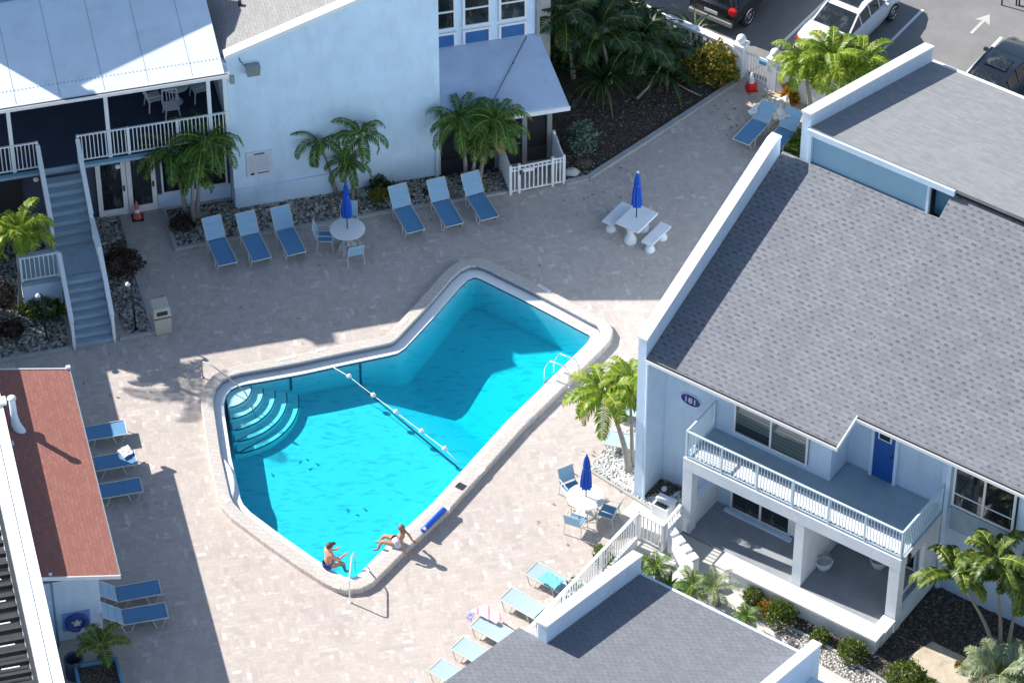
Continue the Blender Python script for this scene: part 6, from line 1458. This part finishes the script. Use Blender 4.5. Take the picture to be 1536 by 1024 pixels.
# bather in the water at the near corner, seen from behind
pw = at(492, 849, .0); pA = thing('person', 'bather in navy trunks sitting in the near pool corner with both arms held out', 'person', (pw.x, pw.y, .10))
FW = Vector((.80, .55, 0)).normalized(); SD = Vector((FW.y, -FW.x, 0))   # facing away to the right
def L_(f, s, z): return tuple(FW * f + SD * s + Zv * z)
J = dict(pelvis=(L_(0, 0, .03), (.150, .115)), waist=(L_(.01, 0, .17), (.135, .10)), chest=(L_(.03, 0, .34), (.155, .11)), upper=(L_(.05, 0, .46), (.14, .085)), neck=(L_(.07, 0, .55), .052), skull=(L_(.09, 0, .64), .075), crown=(L_(.10, 0, .72), .078), top=(L_(.10, 0, .78), .05),
         lsh=(L_(.06, -.19, .45), .058), lel=(L_(.20, -.26, .26), .045), lwr=(L_(.40, -.18, .22), .028), rsh=(L_(.06, .19, .45), .058), rel=(L_(.22, .25, .25), .045), rwr=(L_(.44, .20, .28), .028),
         lhip=(L_(.03, -.10, -.02), .10), lkn=(L_(.42, -.14, -.10), .07), lan=(L_(.52, -.13, -.48), .042), lto=(L_(.68, -.13, -.54), .032), rhip=(L_(.03, .10, -.02), .10), rkn=(L_(.44, .13, -.10), .07), ran=(L_(.50, .14, -.48), .042), rto=(L_(.66, .16, -.54), .032))
E = [('pelvis', 'waist'), ('waist', 'chest'), ('chest', 'upper'), ('upper', 'neck'), ('neck', 'skull'), ('skull', 'crown'), ('crown', 'top'), ('upper', 'lsh'), ('lsh', 'lel'), ('lel', 'lwr'), ('upper', 'rsh'), ('rsh', 'rel'), ('rel', 'rwr'),
     ('pelvis', 'lhip'), ('lhip', 'lkn'), ('lkn', 'lan'), ('lan', 'lto'), ('pelvis', 'rhip'), ('rhip', 'rkn'), ('rkn', 'ran'), ('ran', 'rto')]
hand(J, E, 'lwr', 'lel', 'l', SD, FW + Zv * .2, .01); hand(J, E, 'rwr', 'rel', 'r', -SD, FW + Zv * .4, .01)
bo = body(J, E, 'pelvis', M['skin'], pA); hc = Vector(L_(.10, 0, .69)); face(pA, hc, FW, M['skin'])
mb = MB(); mb.ball(tuple(hc + Zv * .035 - FW * .015), .105, 14, 9, (1, 1, 1.0)); mb.ball(tuple(hc - FW * .07 - Zv * .02), .06, 10, 7); mb.v = [p if (Vector(p) - hc).dot(FW) < .055 else tuple(Vector(p) - FW * ((Vector(p) - hc).dot(FW) - .055)) for p in mb.v]; mb.build('hair', M['hair'], pA, smooth=True)
MB().lathe([(.0, -.03), (.165, .0), (.178, .10), (.158, .17), (.15, .17), (.15, .0)], L_(0, 0, -.06), 20).build('trunks', M['suit_b'], pA, smooth=50)
mb = MB(); mb.hexa([tuple(Vector(q)) for q in (L_(.17, -.07, .725), L_(.28, -.05, .715), L_(.28, .05, .715), L_(.17, .07, .725), L_(.17, -.07, .735), L_(.28, -.05, .725), L_(.28, .05, .725), L_(.17, .07, .735))]); mb.build('visor', M['black'], pA)
# bather sitting on the coping, leaning back on her arms, legs in the pool
pb = at(597, 817, .2); pB = thing('person', 'woman in pale blue swimwear sitting on the coping and leaning back on her hands', 'person', (pb.x, pb.y, .2))
FW = Vector((-.93, .38, 0)).normalized(); SD = Vector((FW.y, -FW.x, 0))
J = dict(pelvis=(L_(0, 0, .10), (.165, .12)), waist=(L_(-.05, 0, .25), (.12, .095)), chest=(L_(-.10, 0, .41), (.14, .10)), upper=(L_(-.13, 0, .53), (.13, .08)), neck=(L_(-.13, 0, .62), .048), skull=(L_(-.11, 0, .70), .072), crown=(L_(-.10, 0, .78), .076), top=(L_(-.10, 0, .84), .05),
         lsh=(L_(-.13, -.17, .52), .052), lel=(L_(-.27, -.24, .29), .04), lwr=(L_(-.36, -.27, .045), .026), rsh=(L_(-.13, .17, .52), .052), rel=(L_(-.26, .24, .29), .04), rwr=(L_(-.34, .28, .045), .026),
         lhip=(L_(.05, -.10, .10), .105), lkn=(L_(.46, -.12, .10), .068), lan=(L_(.60, -.13, -.30), .04), lto=(L_(.76, -.14, -.36), .032), rhip=(L_(.05, .10, .10), .105), rkn=(L_(.48, .13, .09), .068), ran=(L_(.66, .16, -.28), .04), rto=(L_(.82, .18, -.33), .032))
E = E[:21]
hand(J, E, 'lwr', 'lel', 'l', SD, -FW * 1 - Zv * .15, .008); hand(J, E, 'rwr', 'rel', 'r', -SD, -FW * 1 - Zv * .15, .008)
body(J, E, 'pelvis', M['skin_t'], pB); hc = Vector(L_(-.10, 0, .75)); face(pB, hc, FW, M['skin_t'])
mb = MB(); mb.ball(tuple(hc + Zv * .03 - FW * .02), .105, 14, 9); mb.ball(tuple(hc - FW * .08 - Zv * .10), .085, 12, 8, (1, 1, 1.5)); mb.v = [p if (Vector(p) - hc).dot(FW) < .055 else tuple(Vector(p) - FW * ((Vector(p) - hc).dot(FW) - .055)) for p in mb.v]; mb.build('hair', M['hair_g'], pB, smooth=True)
def wrap(pts_, rr, name, mat, par):
    mb = MB(); seg_ = 18; vs = []
    for (c, (ra, rb)) in zip(pts_, rr):
        for k in range(seg_): a = 2 * math.pi * k / seg_; vs.append(Vector(c) + SD * ra * math.cos(a) + FW * rb * math.sin(a))
    mb.add(vs, [(i * seg_ + k, i * seg_ + (k + 1) % seg_, (i + 1) * seg_ + (k + 1) % seg_, (i + 1) * seg_ + k) for i in range(len(pts_) - 1) for k in range(seg_)]); o = mb.build(name, mat, par, smooth=True); o.modifiers.new('t', 'SOLIDIFY').thickness = .01
wrap([L_(.0, 0, .02), L_(-.02, 0, .14), L_(-.05, 0, .26), L_(-.10, 0, .40)], [(.185, .17), (.175, .14), (.135, .112), (.155, .118)], 'swimsuit', M['suit_w'], pB)
MB().ball(L_(.03, 0, .115), .175, 16, 10, (1.0, 1.0, .72)).build('swimsuit', M['suit_w'], pB, smooth=True)

# leaf litter on the paving near the beds
rnd = random.Random(44); mb = MB()
for (cx, cy, r_, n_) in ((1120, 160, 2.2, 40), (900, 290, 1.6, 22), (300, 380, 2.0, 24), (930, 700, 1.2, 22), (180, 560, 1.4, 14), (640, 330, 2.2, 18), (1180, 935, 1.5, 20), (700, 360, 2.5, 16), (430, 430, 3.0, 16), (860, 800, 1.6, 12)):
    c = at(cx, cy)
    for _ in range(n_):
        x = c.x + rnd.gauss(0, r_ * .5); y = c.y + rnd.gauss(0, r_ * .5); a = rnd.uniform(0, 6.28); L = rnd.uniform(.03, .075); w_ = L * .35; z = .02
        d = Vector((math.cos(a), math.sin(a), 0)); e = Vector((-d.y, d.x, 0)); q = Vector((x, y, z))
        mb.cur = rnd.randrange(2); mb.add([q - d * L, q + e * w_ + Zv * .01, q + d * L, q - e * w_ + Zv * .012], [(0, 3, 2, 1)])
o = mb.build('leaf_litter', [M['brown'], M['dry']]); tag(o, kind='stuff')
